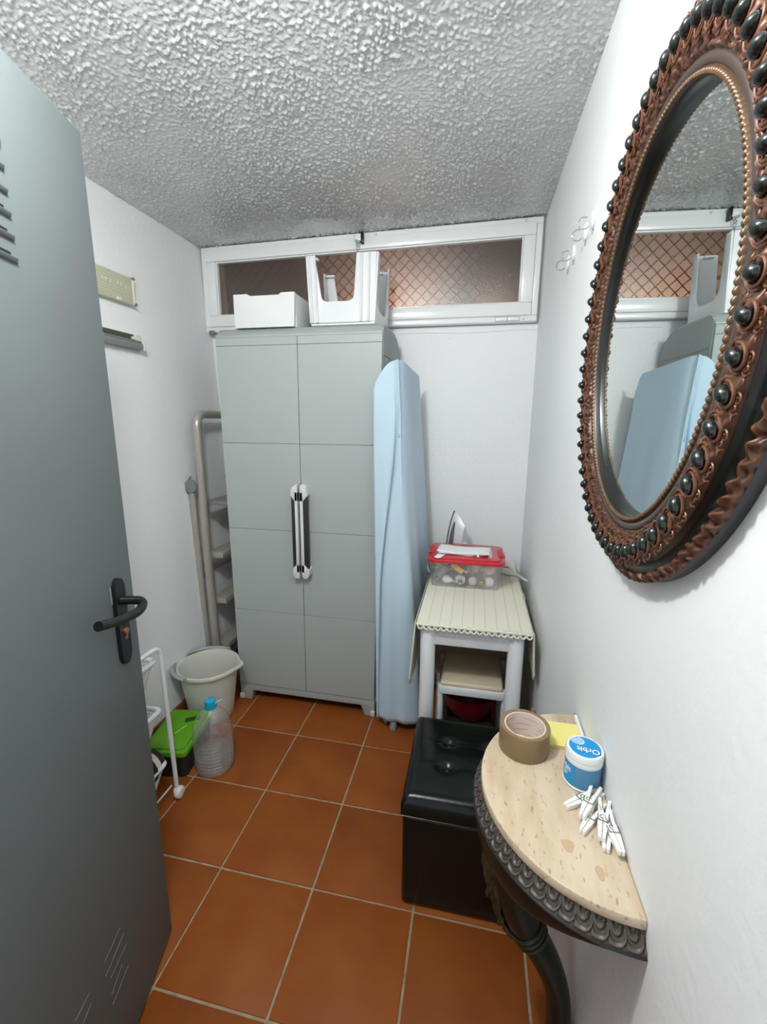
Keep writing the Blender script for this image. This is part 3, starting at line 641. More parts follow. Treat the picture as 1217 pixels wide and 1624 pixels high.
def ib_rows(z0f, nz=80):
    rows = []
    for k in range(nz + 1):
        t = k / nz
        xB = 1.112 - 0.104 * t ** 0.9
        ss = lambda a_, b_, v: max(0, min(1, (v - a_) / (b_ - a_))) ** 2 * (3 - 2 * max(0, min(1, (v - a_) / (b_ - a_))))
        xK = 0.944 + 0.012 * t + 0.050 * ss(.38, .86, t); xK = min(xK, xB - .016)
        dK = 0.016 * ss(.02, .3, t) * (1 - ss(.72, .96, t)) + .003
        ctl = [(0.955, 0.42 + .05 * t), (0.950, 0.30), (0.946, 0.165), (0.930 - .016 * t, 0.140), (0.934 - .016 * t, 0.124), ((xK + .934 - .016 * t) / 2, 0.120), (xK - .006, 0.124), (xK, 0.124 + dK), (xK + .010, 0.118),
               ((xK + xB) / 2 + .012, 0.110), (xB, 0.122), (xB + .018, 0.17), ((xB + 1.165 - .118 * t) / 2 + .008, 0.31), (1.162 - .116 * t, 0.46), (1.158 - 0.116 * t, 0.510), (1.10 - .06 * t, .525), (1.02, .52), (0.957, 0.44 + .05 * t)]
        P = smooth_path([(x, y, 0) for x, y in ctl], 6); pts = []; n = len(P)
        for i, p in enumerate(P):
            u = i / (n - 1); right = ss(.50, .62, u) * (1 - ss(.80, .86, u)); front = ss(.22, .26, u) * (1 - ss(.5, .6, u))
            w = right * (0.0065 * (1 - t) + .0008) * math.sin(p.y * 46 + 1.5 * t + 2.2 * math.sin(t * 2)) 
            w2 = front * (0.0055 * (1 - t) ** 1.2 + .0006) * math.sin(p.x * 78 + 1.8 * t)
            px, py = p.x + w, p.y - w2
            if p.y < 0.16 and p.x < 1.02:
                f = max(0, min(1, (p.x - 0.914) / (1.000 - 0.914))); zt = 1.485 + .100 * math.sin(f * PI / 2) ** .9
                if f > .85: zt = min(zt, 1.586)
            elif u > .5 and p.x > .99:
                f = (p.y - .125) / .39; zt = 1.586 - 0.030 * min(1, f) - .055 * max(0, min(1, (f - .84) / .16)) ** 2.0
            else: zt = 1.50
            zz = z0f + (zt - z0f) * t
            if k == 0: zz += .003 * math.sin(u * 30)
            pts.append((px, py, zz))
        rows.append(pts)
    return rows
q = MB(); V = q.grid(ib_rows(0.048)); 
# close the top with a sloped cap
top = V[-1]; cvec = Vector((0, 0, 0))
for v in top: cvec += v.co
cv = q.bm.verts.new((1.0, 0.30, 1.545))
for a, c in zip(top, top[1:]): q.bm.faces.new((a, c, cv))
cl = q.build('draped_cloth', CLOTHB, None, loc=(1.03, 0.30, 0.05), angle=80); tag(cl, 'pale blue cotton cloth draped over the upright ironing board, hanging to the floor', 'cloth')
md = cl.modifiers.new('thick', 'SOLIDIFY'); md.thickness = 0.002
q = MB(); q.grid([[(0.925 + .085 * i / 10 + (0.0225 - .0425 * 1 * (i / 10 - 0.5) - 0.0 - (0.0)) * 0 + (0.968 - (0.925 + .085 * i / 10)) * (1 - k / 8), 0.150 + .006 * math.sin(i), 0.004 + .070 * k / 8) for i in range(11)] for k in range(9)]); o = q.build('cloth_corner', CLOTHB, None, loc=(1.03, .3, .05)); o.parent = cl; o.location = (0, 0, 0); o.location = (0, 0, 0)

# ------------------------------------------------------------------ side table, cloth, stool, bowl
st = thing('side_table', (1.33, 0.15, 0), 'white side table with round front legs standing in the back right corner', 'table')
tx0, tx1, ty0, ty1, tz = 1.152, 1.512, -0.195, 0.560, 0.686
bx('tabletop', WLAQ, st, tx0, tx1, ty0, ty1, tz - .022, tz, bev=.004)
bx('apron', WLAQ, st, tx0 + .045, tx1 - .05, ty0 + .012, ty0 + .03, tz - .082, tz - .022, bev=.002)
for x in (tx0 + .028, tx1 - .036):
    q = MB(); q.cyl((x, ty0 + .026, 0), (x, ty0 + .026, tz - .022), .0265, seg=28, bev=.003); q.build('leg', WLAQ, st)
    q = MB(); q.cyl((x, ty1 - .03, 0), (x, ty1 - .03, tz - .022), .0265, seg=28, bev=.003); q.build('leg', WLAQ, st)
bx('back_panel', CREAM, st, tx0 + .03, tx1 - .03, 0.20, 0.212, 0.26, tz - .022)
bx('side_panel', CREAM, st, tx0 + .022, tx0 + .030, ty0 + .05, 0.20, 0.30, tz - .022)
bx('side_panel', CREAM, st, tx1 - .036, tx1 - .028, ty0 + .05, 0.20, 0.30, tz - .022)
# lace cloth
tc = MB(); zt = tz + .0025
tc.box(1.142, 1.522, ty0 - .006, ty1, tz + .0005, zt + .001, bev=.0008, seg=1)
clt = tc.build('table_cloth', WOVEN, None, loc=(1.142, ty0, tz)); tag(clt, 'cream woven cloth with scalloped lace edge laid over the white side table', 'tablecloth')
n = 19; q = MB()
for i in range(n):       # front lace scallops
    x = 1.146 + .0198 * i + .0099; 
    q.tube([(x + .0085 * math.cos(a), ty0 - .0095 - .003 * math.sin(a), tz - .006 - .0105 * math.sin(a)) for a in [PI * k / 8 for k in range(9)]], .0032, 6)
q.tube([(1.142 + .38 * k / 30, ty0 - .0085, tz - .0025 + .0012 * math.sin(k * 2.1)) for k in range(31)], .0046, 8)
o = q.build('lace_edge', mat('lace_cream', (.70, .70, .58), .9), clt)
def hang(side):
    rows = []; q = MB()
    for k in range(13):
        v = k / 12; r = []
        for i in range(41):
            u = i / 40; y = ty0 - .004 + u * .52
            drop = (0.255 if side < 0 else 0.175) * (1 - abs(u - .04) * 1.35 if u > .04 else .85 + u * 3)
            drop = max(.03, drop) + .006 * abs(math.sin(u * 60))
            zz = tz + .001 - v * drop
            xx = (1.142 - .004 - .012 * v * (1 - u) - .006 * math.sin(u * 16 + 1) * v) if side < 0 else (1.522 + .004 + .010 * v + .004 * math.sin(u * 18) * v)
            r.append((xx, y, zz))
        rows.append(r)
    q.grid(rows); o = q.build('hanging_side', WOVEN, clt, angle=80); m2 = o.modifiers.new('t', 'SOLIDIFY'); m2.thickness = .002
    e = MB(); e.tube(rows[-1], .003, 6); e.tube([(p[0][0], p[0][1] - .001, p[0][2]) for p in rows], .0028, 6); e.build('lace_edge', MATS['lace_cream'], clt)
hang(-1); hang(1)
ns = thing('stool', (1.335, -0.02, 0), 'small white stool with cream padded seat tucked under the side table', 'stool')
bx('seat_frame', WLAQ, ns, 1.222, 1.452, -0.135, 0.10, 0.385, 0.415, bev=.004)
q = MB(); vs = q.box(1.226, 1.448, -0.130, 0.095, 0.413, 0.432, bev=.008, seg=3); q.build('seat', CREAM, ns)
for x in (1.212, 1.446):
    for y in (-0.118, 0.085):
        q = MB(); q.cyl((x + .012, y, 0), (x + .012, y, 0.418), .013, seg=18, bev=.002); q.build('leg', WLAQ, ns)
bc = MB(); bc.box(1.245, 1.425, -0.06, 0.07, 0.0, 0.215, bev=.006); o = bc.build('added_crate', BLKP, None, loc=(1.335, 0, 0)); tag(o, 'black box added unseen in the dark under the stool to prop the red bowl', 'added_crate')  # added box: fills the dark space under the stool and props the bowl
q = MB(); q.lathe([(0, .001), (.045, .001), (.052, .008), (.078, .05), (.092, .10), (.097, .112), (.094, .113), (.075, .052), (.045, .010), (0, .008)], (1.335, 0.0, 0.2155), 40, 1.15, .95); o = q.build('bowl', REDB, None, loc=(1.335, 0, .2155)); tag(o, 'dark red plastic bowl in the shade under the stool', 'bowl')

# ------------------------------------------------------------------ storage box with bulbs
BZ = zt + .0015
sb = thing('storage_box', (1.295, 0.245, BZ), 'clear plastic box of old bulbs with a bright red lid on the side table', 'box')
def shell(x0, x1, y0, y1, z0, z1, dx, dy, th):
    q = MB(); 
    def ring(ax0, ax1, ay0, ay1, z, r, n=5):
        P = []
        for cx, cy, a0 in ((ax1 - r, ay0 + r, -PI / 2), (ax1 - r, ay1 - r, 0), (ax0 + r, ay1 - r, PI / 2), (ax0 + r, ay0 + r, PI)):
            for i in range(n + 1): a = a0 + PI / 2 * i / n; P.append((cx + r * math.cos(a), cy + r * math.sin(a), z))
        return P
    o1 = ring(x0, x1, y0, y1, z0, .014); o2 = ring(x0 - dx, x1 + dx, y0 - dy, y1 + dy, z1, .018)
    i2 = ring(x0 - dx + th, x1 + dx - th, y0 - dy + th, y1 + dy - th, z1, .017); i1 = ring(x0 + th, x1 - th, y0 + th, y1 - th, z0 + th, .013)
    V = q.grid([o1, o2, i2, i1], closed=True); q.bm.faces.new(V[0][::-1]); q.bm.faces.new(V[3]); return q
q = shell(1.158, 1.430, 0.148, 0.352, BZ, BZ + .112, .012, .012, .0018); q.build('container', CLEARP, sb)
def rrect(x0, x1, y0, y1, r, n=6):
    P = []
    for cx, cy, a0 in ((x1 - r, y0 + r, -PI / 2), (x1 - r, y1 - r, 0), (x0 + r, y1 - r, PI / 2), (x0 + r, y0 + r, PI)):
        for i in range(n + 1): a = a0 + PI / 2 * i / n; P.append((cx + r * math.cos(a), cy + r * math.sin(a)))
    return P
LZ = BZ + .110
q = MB(); q.prism(rrect(1.138, 1.450, 0.118, 0.380, .03), 'z', LZ, LZ + .013, bev=.003); q.prism(rrect(1.155, 1.433, 0.135, 0.363, .025), 'z', LZ + .012, LZ + .018, bev=.002); lid = q.build('lid', REDP, sb)
for x in (1.150, 1.432):
    q = MB()
    for k in range(5): q.box(x - .008, x + .012, 0.20 + .022 * k, 0.212 + .022 * k, LZ + .0175, LZ + .0205, bev=.001)
    q.build('lid_grip', REDP, lid)
for x in (1.139, 1.441):
    q = MB(); q.box(x - .004, x + .012, 0.215, 0.285, LZ - .012, LZ + .016, bev=.003); q.build('clip', REDP, sb)
PZ = LZ + .0185
pp = thing('folded_paper', (1.29, 0.24, PZ), 'folded white sheet of paper lying on the red box lid', 'paper')
for k, (dx_, a) in enumerate(((0.004, -.02), (0.0, .03), (-.003, -.07))):
    rows = []
    for j in range(2):
        rows.append([])
    q = MB(); n = 12; Rz = Matrix.Rotation(a, 4, 'Z')
    g = []
    for j in range(7):
        g.append([tuple((Rz @ Vector((-.108 + .216 * i / n + dx_, -.060 + .115 * j / 6, 0))) + Vector((1.288, .243, PZ + .001 + .004 * k + .0025 * math.sin(i * .5 + k)))) for i in range(n + 1)])
    q.grid(g); o = q.build('sheet', PAPER, pp, angle=80); mm = o.modifiers.new('t', 'SOLIDIFY'); mm.thickness = .0012
q = MB(); q.grid([[(1.182 + .030 * i / 6 - .004 * j, 0.175 - .010 * j - .012 * abs(math.sin(i * .5)), PZ + .006 - .0012 * j) for i in range(7)] for j in range(5)]); o = q.build('curled_corner', PAPER, pp); mm = o.modifiers.new('t', 'SOLIDIFY'); mm.thickness = .001
def bulb(name, r, mt, cap_mt, label, loc, rot, group=None, globe=True):
    t = thing(name, (0, 0, 0), label, 'light bulb', group)
    q = MB()
    if globe: prof = [(0, -r)] + [(r * math.sin(a), -r * math.cos(a)) for a in [PI * i / 14 for i in range(1, 12)]] + [(r * .46, r * .98), (r * .44, r * 1.15)]
    else: prof = [(0, -r)] + [(r * math.sin(a), -r * math.cos(a)) for a in [PI * i / 14 for i in range(1, 9)]] + [(r * .75, r * .75), (r * .48, r * 1.3), (r * .42, r * 1.55)]
    q.lathe(prof, (0, 0, 0), 20); q.build('glass', mt, t)
    zc = prof[-1][1]; rc = min(.0125, max(.007, r * .43))
    q = MB(); pr = [(rc, zc - .002)]
    for i in range(4): pr += [(rc * 1.0, zc + .003 + .0042 * i), (rc * .9, zc + .005 + .0042 * i)]
    pr += [(rc * .75, zc + .022), (rc * .3, zc + .026), (0, zc + .026)]
    q.lathe(pr, (0, 0, 0), 16); q.build('cap', cap_mt, t)
    t.location = loc; t.rotation_euler = rot; return t
B0 = BZ + .003
bl = [
 (.0215, BULBW, CHROME, 'milky round bulb low in the middle front of the clear box', (1.275, .176, B0 + .0225), (1.5, .2, .0), True),
 (.026, BULBP, CHROME, 'large pinkish globe bulb at the right front of the clear box', (1.390, .190, B0 + .0735), (-1.2, .5, 1), True),
 (.0205, BULBW, BRASS, 'white round bulb at the bottom right corner of the clear box', (1.392, .176, B0 + .0215), (1.45, 0, -.9), True),
 (.019, BULBP, CHROME, 'greyish round bulb between the milky bulb and the right-hand bulb', (1.327, .178, B0 + .020), (-1.5, .3, .2), True),
 (.018, BULBW, CHROME, 'frosted small bulb near the bottom left of the clear box', (1.218, .178, B0 + .019), (1.6, 0, 1.2), False),
 (.024, BULBP, CHROME, 'pink-tinted bulb hanging point-down under the middle of the red lid', (1.333, .200, B0 + .074), (.2, .2, 0), False),
 (.020, CLEARG, CHROME, 'clear bulb lying at the bottom left corner of the clear box', (1.186, .215, B0 + .022), (-1.57, 0, 2.9), False),
 (.020, CLEARG, CHROME, 'clear bulb resting on the frosted bulb at the left of the box', (1.200, .180, B0 + .060), (1.3, .6, 2.2), False),
 (.021, CLEARG, CHROME, 'clear bulb lying across under the orange card', (1.262, .205, B0 + .065), (1.6, .4, .8), False),
 (.019, CLEARG, BRASS, 'clear bulb with brass cap standing left of the milky bulb', (1.250, .218, B0 + .024), (-1.57, 0, .3), False),
 (.019, CLEARG, CHROME, 'clear bulb between the orange card and the pinkish globe bulb', (1.352, .232, B0 + .030), (1.7, .0, -.5), False),
 (.022, BULBP, CHROME, 'dull pinkish bulb at the back left of the clear box', (1.205, .300, B0 + .060), (1.2, .3, .5), True),
 (.022, BULBW, CHROME, 'milky bulb at the back right of the clear box', (1.360, .305, B0 + .060), (1.4, -.3, -.7), True),
 (.021, CLEARG, CHROME, 'clear bulb at the back middle of the clear box', (1.285, .300, B0 + .025), (1.57, 0, .4), False),
]
for r, mt_, cm, lab, loc, rot, gl in bl: bulb('light_bulb', r * 1.03, mt_, cm, lab, loc, rot, 'bulbs in the clear box', gl)
q = MB(); q.box(-.028, .028, -.004, .004, -.010, .010, bev=.001); o = q.build('card_box', ORANGE, None); o.location = (1.262, .152, BZ + .083); o.rotation_euler = (0, .62, 0); tag(o, 'small orange cardboard packet leaning inside the front of the clear box', 'packet')
# ------------------------------------------------------------------ iron
ir = thing('clothes_iron', (1.245, 0.455, BZ), 'pale grey clothes iron standing on its heel behind the red-lidded box', 'iron')
M_I = Matrix.Translation((1.232, 0.452, BZ)) @ Matrix.Rotation(math.radians(-38), 4, 'Z')
# local: x = through thickness (soleplate at -x), y = width, z = length
def iron_outline(w, L, n=18, z0=0.0):
    P = []
    for i in range(n + 1):
        t = i / n; P.append((w * (1 - t ** 2.3) ** .8 if t < 1 else 0, z0 + L * t))
    return P
half = iron_outline(.056, .262); poly = [(a, z) for a, z in half] + [(-a, z) for a, z in half[::-1][1:]]
q = MB(); q.prism(poly, 'x', -.006, 0.0, bev=.001); bmesh.ops.transform(q.bm, matrix=M_I, verts=q.bm.verts); q.build('soleplate', IROND, ir)
q = MB(); rows = []
for k in range(9):
    f = k / 8; half = iron_outline(.054 * (1 - .45 * f ** 1.5), .258 - .060 * f ** 1.3, 16, 0.0); P = [(a, z) for a, z in half] + [(-a, z) for a, z in half[::-1][1:]]
    rows.append([tuple(M_I @ Vector((.001 + .062 * f, a, z))) for a, z in P])
V = q.grid(rows, closed=True); q.bm.faces.new(V[0]); q.bm.faces.new(V[-1][::-1]); q.build('body', IRONP, ir)
q = MB(); q.tube([M_I @ Vector(p) for p in smooth_path([(.055, 0, .02), (.095, 0, .03), (.105, 0, .06), (.095, 0, .09), (.055, 0, .115)], 5)], .012, 12); q.build('handle', IRONP, ir)
q = MB(); q.tube([M_I @ Vector(p) for p in smooth_path([(.022, -.050, .03), (.022, -.047, .12), (.020, -.034, .18), (.017, -.020, .215)], 5)], [.014, .014, .014, .013, .013, .013, .013, .012, .011, .010, .009, .008, .007, .006, .004, .002], 10, flat=.8); q.build('water_window', IROND, ir)
q = MB(); q.tube(smooth_path([(1.34, .45, BZ + .03), (1.42, .47, BZ + .008), (1.47, .40, BZ + .020), (1.475, .30, BZ + .055), (1.50, .22, BZ + .055), (1.536, .17, BZ + .045), (1.540, .20, BZ + .038), (1.50, .26, BZ + .030), (1.47, .33, BZ + .008), (1.40, .42, BZ + .006)], 8), .0042, 8); o = q.build('power_cord', CORD, ir)
q = MB(); q.tube(smooth_path([(1.16, .40, BZ + .006), (1.132, .34, BZ + .03), (1.128, .28, BZ + .04), (1.14, .235, BZ + .03), (1.150, .30, BZ + .010), (1.20, .42, BZ + .006)], 6), .0036, 8); q.build('power_cord', CORD, ir)

# ------------------------------------------------------------------ ottoman
ot = thing('ottoman', (1.345, -0.42, 0), 'black leatherette cube ottoman with buttoned top standing before the side table', 'ottoman')
ox0, ox1, oy0, oy1, oz = 1.158, 1.525, -0.590, -0.232, 0.365
q = MB(); q.box(ox0 + .004, ox1 - .004, oy0 + .004, oy1 - .004, 0.0, oz - .062, bev=.012, seg=3); q.build('body', LEATHER, ot)
q = MB(); rows = []; N = 44
btn = [(1.275, -0.36), (1.275, -0.46), (1.41, -0.36), (1.41, -0.46)]
for j in range(N + 1):
    r = []
    for i in range(N + 1):
        x = ox0 + (ox1 - ox0) * i / N; y = oy0 + (oy1 - oy0) * j / N
        ex = min(x - ox0, ox1 - x); ey = min(y - oy0, oy1 - y); e = min(ex, ey)
        z = oz - .022 * (1 - min(1, e / .022)) ** 2
        z += .008 * math.sin(PI * (x - ox0) / (ox1 - ox0)) * math.sin(PI * (y - oy0) / (oy1 - oy0))
        for bx_, by_ in btn:
            d = math.hypot(x - bx_, y - by_); z -= .020 * math.exp(-(d / .016) ** 1.4)
            z -= .004 * math.exp(-(abs(y - by_) / .008) ** 2) * math.exp(-(abs(x - bx_) / .06) ** 2)
        r.append((x, y, z))
    rows.append(r)
V = q.grid(rows)
bot = []
border = [V[0][i] for i in range(N)] + [V[j][N] for j in range(N)] + [V[N][N - i] for i in range(N)] + [V[N - j][0] for j in range(N)]
nb = [q.bm.verts.new((v.co.x, v.co.y, oz - .058)) for v in border]
for i in range(len(border)): j = (i + 1) % len(border); q.bm.faces.new((border[i], nb[i], nb[j], border[j]))
q.bm.faces.new(nb)
lidm = q.build('cushion_lid', LEATHER, ot, angle=60)
for x, y in btn:
    q = MB(); q.sphere((x, y, oz - .010), (.009, .009, .004), 14, 8); q.build('button', LEATHER, ot)
q = MB(); q.tube([(ox0, oy0, oz - .060), (ox1, oy0, oz - .060), (ox1, oy1, oz - .060), (ox0, oy1, oz - .060)], .0016, 8, closed=True); q.build('piping', LEATHER, ot)

# ------------------------------------------------------------------ console table
ct = thing('console_table', (XR, -0.867, 0), 'half-moon wall console with travertine top and dark carved rim and leg', 'table')
CX, CY, CR, CZ = XR, -0.8635, 0.2105, 0.725
N = 72
def arc_pt(r, a): return (CX - r * math.cos(a), CY + r * math.sin(a))
poly = [arc_pt(CR, -PI / 2 + PI * i / N) for i in range(N + 1)]
poly = [(min(x, XR - .0005), y) for x, y in poly]
q = MB(); q.prism(poly, 'z', CZ - .017, CZ, bev=.003); q.build('marble_top', MARBLE, ct)
def ssurf(q, prof_fn, na, np_, a0=-PI / 2, a1=PI / 2):
    rows = []
    for i in range(na + 1):
        a = a0 + (a1 - a0) * i / na; row = []
        for k in range(np_ + 1):
            r, z = prof_fn(k / np_, a); x, y = arc_pt(r, a); row.append((min(x, XR - .0006), y, z))
        rows.append(row)
    return q.grid(rows)
def rim(t, a):
    z = CZ - .017 - .027 * t
    r = CR - .008 + 0.019 * t ** 1.1
    # running scroll: rows of arched waves
    ph = (a * CR / 0.0205) % 1.0; u = ph - .5; v = t * 1.15 - .08
    d = math.hypot(u * 1.0, (v - .25) * .9)
    rel = .5 + .5 * math.cos(d * 13.5 + 2.2 * math.atan2(v - .25, u))
    edge = min(1, t / .08, (1 - t) / .10)
    fine = .0006 * math.cos(d * 34 + 2.2 * math.atan2(v - .25, u)); return r + (.0024 * rel + fine) * max(0, edge), z + .0010 * rel * max(0, edge)
q = MB(); ssurf(q, rim, 760, 26); q.build('carved_rim', BRONZE, ct, angle=70)
def bead(t, a):
    aa = PI * (t - .15) * 1.1; return CR + .0105 + .003 * math.sin(PI * t), CZ - .044 - .006 * t
q = MB(); ssurf(q, bead, 90, 6); q.build('rim_moulding', FRAMEDK, ct)
def bowl(t, a):
    zd = .012 + .085 * (1 - abs(math.sin(a)) ** 5)
    return (CR + .009) * (1 - .55 * t ** 3.0), CZ - .049 - zd * math.sin(t * PI / 2)
q = MB(); V = ssurf(q, bowl, 90, 14); q.build('apron', DGREEN, ct)
lp = smooth_path([(1.445, CY, .610), (1.412, CY, .575), (1.410, CY, .52), (1.428, CY, .45), (1.452, CY, .395), (1.488, CY, .335), (1.516, CY, .27), (1.529, CY, .20), (1.530, CY, .13), (1.520, CY, .07), (1.500, CY, .03), (1.480, CY, .018)], 6)
nn = len(lp); rad = [0.046 - 0.023 * min(1, i / (nn * .55)) + (0.004 * max(0, i / nn - .8) * 5) for i in range(nn)]
for i in range(nn):
    lp[i] = Vector((min(lp[i].x, XR - .002 - rad[i]), lp[i].y, max(lp[i].z, rad[i] * .9)))
q = MB(); q.tube(lp, rad, 20); q.build('leg', DGREEN, ct)
# acanthus leaves on the knee
GREENB = mat('olive_bronze', (0.015, 0.016, 0.008), .4, col2=(.06, .056, .028), vscale=40, metal=.2)
for k, (dy, z0, L, tw) in enumerate(((0, .60, .20, 0), (-.024, .59, .16, -.5), (.024, .59, .16, .5), (-.036, .57, .10, -.8), (.036, .57, .10, .8))):
    q = MB(); rows = []
    for i in range(17):
        t = i / 16; idx = min(nn - 1, int((0.04 + t * L / .62 * 1.15) * nn)); p = lp[idx]; w = .019 * math.sin(PI * min(1, t * .9 + .12)) ** .7 * (1 - .25 * k / 4)
        rr = rad[idx] + .0045 + .006 * t ** 4 * 2
        row = []
        for j in range(13):
            s = -1 + j / 6; ang = (dy / rad[idx]) * (1 - .5 * t) + s * w / rad[idx] 
            bump = .003 * math.cos(s * 9.4) * (1 - abs(s)) + .0018 * math.cos(t * 40 + abs(s) * 5) - .006 * s * s
            R_ = rr + bump; row.append((p.x - R_ * math.cos(ang) * .95, p.y + R_ * math.sin(ang), p.z - R_ * .25 * math.cos(ang)))
        rows.append(row)
    q.grid(rows); o = q.build('acanthus_leaf', GREENB, ct, angle=70); mm = o.modifiers.new('t', 'SOLIDIFY'); mm.thickness = .003
for z in (0.395, .385, .373):
    idx = min(range(nn), key=lambda i: abs(lp[i].z - z)); p = lp[idx]; q = MB(); T = (lp[idx + 1] - lp[idx - 1]).normalized(); U = Vector((0, 1, 0)); Wv = T.cross(U)
    q.tube([p + (U * math.cos(a) + Wv * math.sin(a)) * (rad[idx] + .001) for a in [2 * PI * i / 20 for i in range(20)]], .004, 8, closed=True); q.build('leg_ring', GREENB, ct)
# stains in the stone
for i, (x, y, r, s) in enumerate(((1.478, -.985, .0085, 1.5), (1.515, -1.02, .006, 2.2))):
    q = MB(); pts = [(x + r * math.cos(a) * (1 + .2 * math.sin(3 * a)), y + s * r * math.sin(a) * (1 + .15 * math.cos(2 * a))) for a in [2 * PI * k / 20 for k in range(20)]]
    q.prism(pts, 'z', CZ - .0002, CZ + .0003); q.build('stain', mat('stain_tan', (.56, .40, .24), .3), ct)

# ------------------------------------------------------------------ things on the console
TP = CZ + .0006
tr = thing('tape_roll', (1.432, -0.781, TP), 'roll of brown packing tape lying at the far end of the marble top', 'tape')
q = MB(); c = (1.432, -0.781, TP); q.lathe([(.0395, .0), (.0475, .0), (.0480, .001), (.0480, .049), (.0475, .050), (.0395, .050), (.0395, .0)], c, 56); q.build('tape', TAPE, tr)
q = MB(); q.lathe([(.0370, .0005), (.0393, .0005), (.0393, .0495), (.0370, .0495), (.0370, .0005)], c, 56); co_ = q.build('core', CORE, tr)
for z, a0 in ((.012, 0), (.025, 1.1), (.038, 2.0)):
    q = MB()
    for s in range(5):
        b0 = a0 + s * 1.25; q.tube([(c[0] + .0369 * math.cos(b0 + k * .09), c[1] + .0369 * math.sin(b0 + k * .09), TP + z + .0006 * math.sin(k * 3)) for k in range(10)], .00055, 4)
    q.build('printed_line', CORELINE, co_)
q = MB(); q.prism([(1.448, -.7345), (1.452, -.7325), (1.458, -.739)], 'z', TP + .035, TP + .056); q.build('tape_end', TAPE, tr)
q = MB()
npad = thing('note_pad', (1.51, -0.735, TP), 'pad of yellow sticky notes between the tape roll and the wall', 'note pad')
for k in range(6):
    q = MB(); q.box(1.474, 1.549, -0.7725, -0.6995, TP + .0012 * k, TP + .0012 * k + .0010); s_ = q.build('note', YELLOW, npad, smooth=False)
pn = thing('pen', (1.553, -0.72, TP), 'thin white pen with dark tip lying against the wall behind the notes', 'pen')
q = MB(); q.cyl((1.553, -.668, TP + .0048), (1.553, -.800, TP + .0048), .0042, seg=14); q.build('barrel', WPLASTIC, pn)
q = MB(); q.cyl((1.553, -.668, TP + .0048), (1.5525, -.655, TP + .0042), .0040, .0008, seg=12); q.build('tip', GREYP, pn)
# gum tub
GX, GY = 1.5265, -0.846; GT = 0.068
gt = thing('gum_tub', (GX, GY, TP), 'small blue and white tub of chewing gum beside the wall on the marble', 'tub')
q = MB(); q.lathe([(0, 0), (.0300, 0), (.0315, .001), (.0318, .003), (.0300, .0045), (.0300, .046), (.0, .046)], (GX, GY, TP), 48); q.build('tub_base', WPLASTIC, gt)
q = MB(); q.lathe([(.0300, .0045), (.0306, .0048), (.0306, .0455), (.0300, .046)], (GX, GY, TP), 48); sl = q.build('side_label', BLUE2, gt)
q = MB(); q.lathe([(0, .046), (.0312, .046), (.0316, .047), (.0316, .0545), (.0310, .0555), (.0310, .0562), (.0318, .057), (.0318, .0650), (.0300, .068), (.0265, .0685), (.0262, .0680), (0, .0680)], (GX, GY, TP), 48); ld_ = q.build('lid', WPLASTIC, gt)
q = MB(); q.lathe([(0, .0682), (.0260, .0682), (.0260, .0686), (0, .0686)], (GX, GY, TP), 48); ll = q.build('lid_label', BLUEL, gt)
def text_mesh(name, body, size, mt, parent, fn, extrude=0.0002):
    cu = bpy.data.curves.new('t', 'FONT'); cu.body = body; cu.size = size; cu.extrude = extrude; cu.align_x = 'CENTER'; cu.align_y = 'CENTER'; cu.resolution_u = 3; cu.offset = size * .02
    to = bpy.data.objects.new('t', cu); COL.objects.link(to); dg = bpy.context.evaluated_depsgraph_get(); me = bpy.data.meshes.new_from_object(to.evaluated_get(dg))
    bpy.data.objects.remove(to); off = wloc(parent)
    for v in me.vertices: v.co = Vector(fn(*v.co)) - off
    me.materials.clear(); me.materials.append(mt); me.name = name; o = bpy.data.objects.new(name, me); COL.objects.link(o); o.parent = parent; return o
ca, sa = math.cos(math.radians(172)), math.sin(math.radians(172))
def on_lid(u, v, w, dx=0, dy=0, dz=0.): return (GX + dx + u * ca - v * sa, GY + dy + u * sa + v * ca, TP + .0687 + w + dz)
text_mesh('lid_lettering_shadow', 'Orbit', .0175, NAVY, ll, lambda u, v, w: on_lid(u, v, w, .0048, -.0093, 0), .0001)
text_mesh('lid_lettering', 'Orbit', .0165, WPLASTIC, ll, lambda u, v, w: on_lid(u, v, w, .0040, -.0085, .0003))
def on_side(u, v, w, a0, zc): 
    a = a0 + u / .031; return (GX + (.0309 + w) * math.cos(a), GY + (.0309 + w) * math.sin(a), TP + zc + v)
text_mesh('side_lettering', 'Orbit', .014, WPLASTIC, sl, lambda u, v, w: on_side(u, v, w, math.radians(188), .033))
q = MB(); q.lathe([(.0307, .006), (.0308, .006), (.0308, .045), (.0307, .045)], (0, 0, 0), 48)
# bright blue front section of the side label (a real printed wrap panel)
rows = []
for k in range(2): rows.append([on_side((i - 12) * .0016, 0, -.0001, math.radians(195), .006 + .039 * k) for i in range(25)])
q = MB(); q.grid(rows); q.build('label_panel', BLUEL, sl)
q = MB(); q.grid([[on_side((i - 6) * .0022 * (1 - .6 * k), 0, .0, math.radians(190) , .009 + .014 * k + .0012 * i) for i in range(11)] for k in range(2)]); q.build('swoosh', PALEBL, sl)
q = MB(); rows = []
for k in range(5): rows.append([on_lid(.012 + .011 * (k / 4) * math.cos(a) , -.012 + .0085 * (k / 4) * math.sin(a), 0, 0, 0, 0.0001) for a in [2 * PI * i / 24 for i in range(24)]])
q.grid(rows[1:], closed=True); q.bm.faces.new([v for v in q.bm.verts][:24][::-1]); q.build('lid_emblem', PALEBL, ll)
q = MB(); q.tube([on_lid(.012 + .0115 * math.cos(a), -.012 + .009 * math.sin(a), 0, 0, 0, 0.0004) for a in [PI * .55 + PI * .9 * i / 16 for i in range(17)]], .0009, 6); q.build('emblem_swoosh', WPLASTIC, ll)
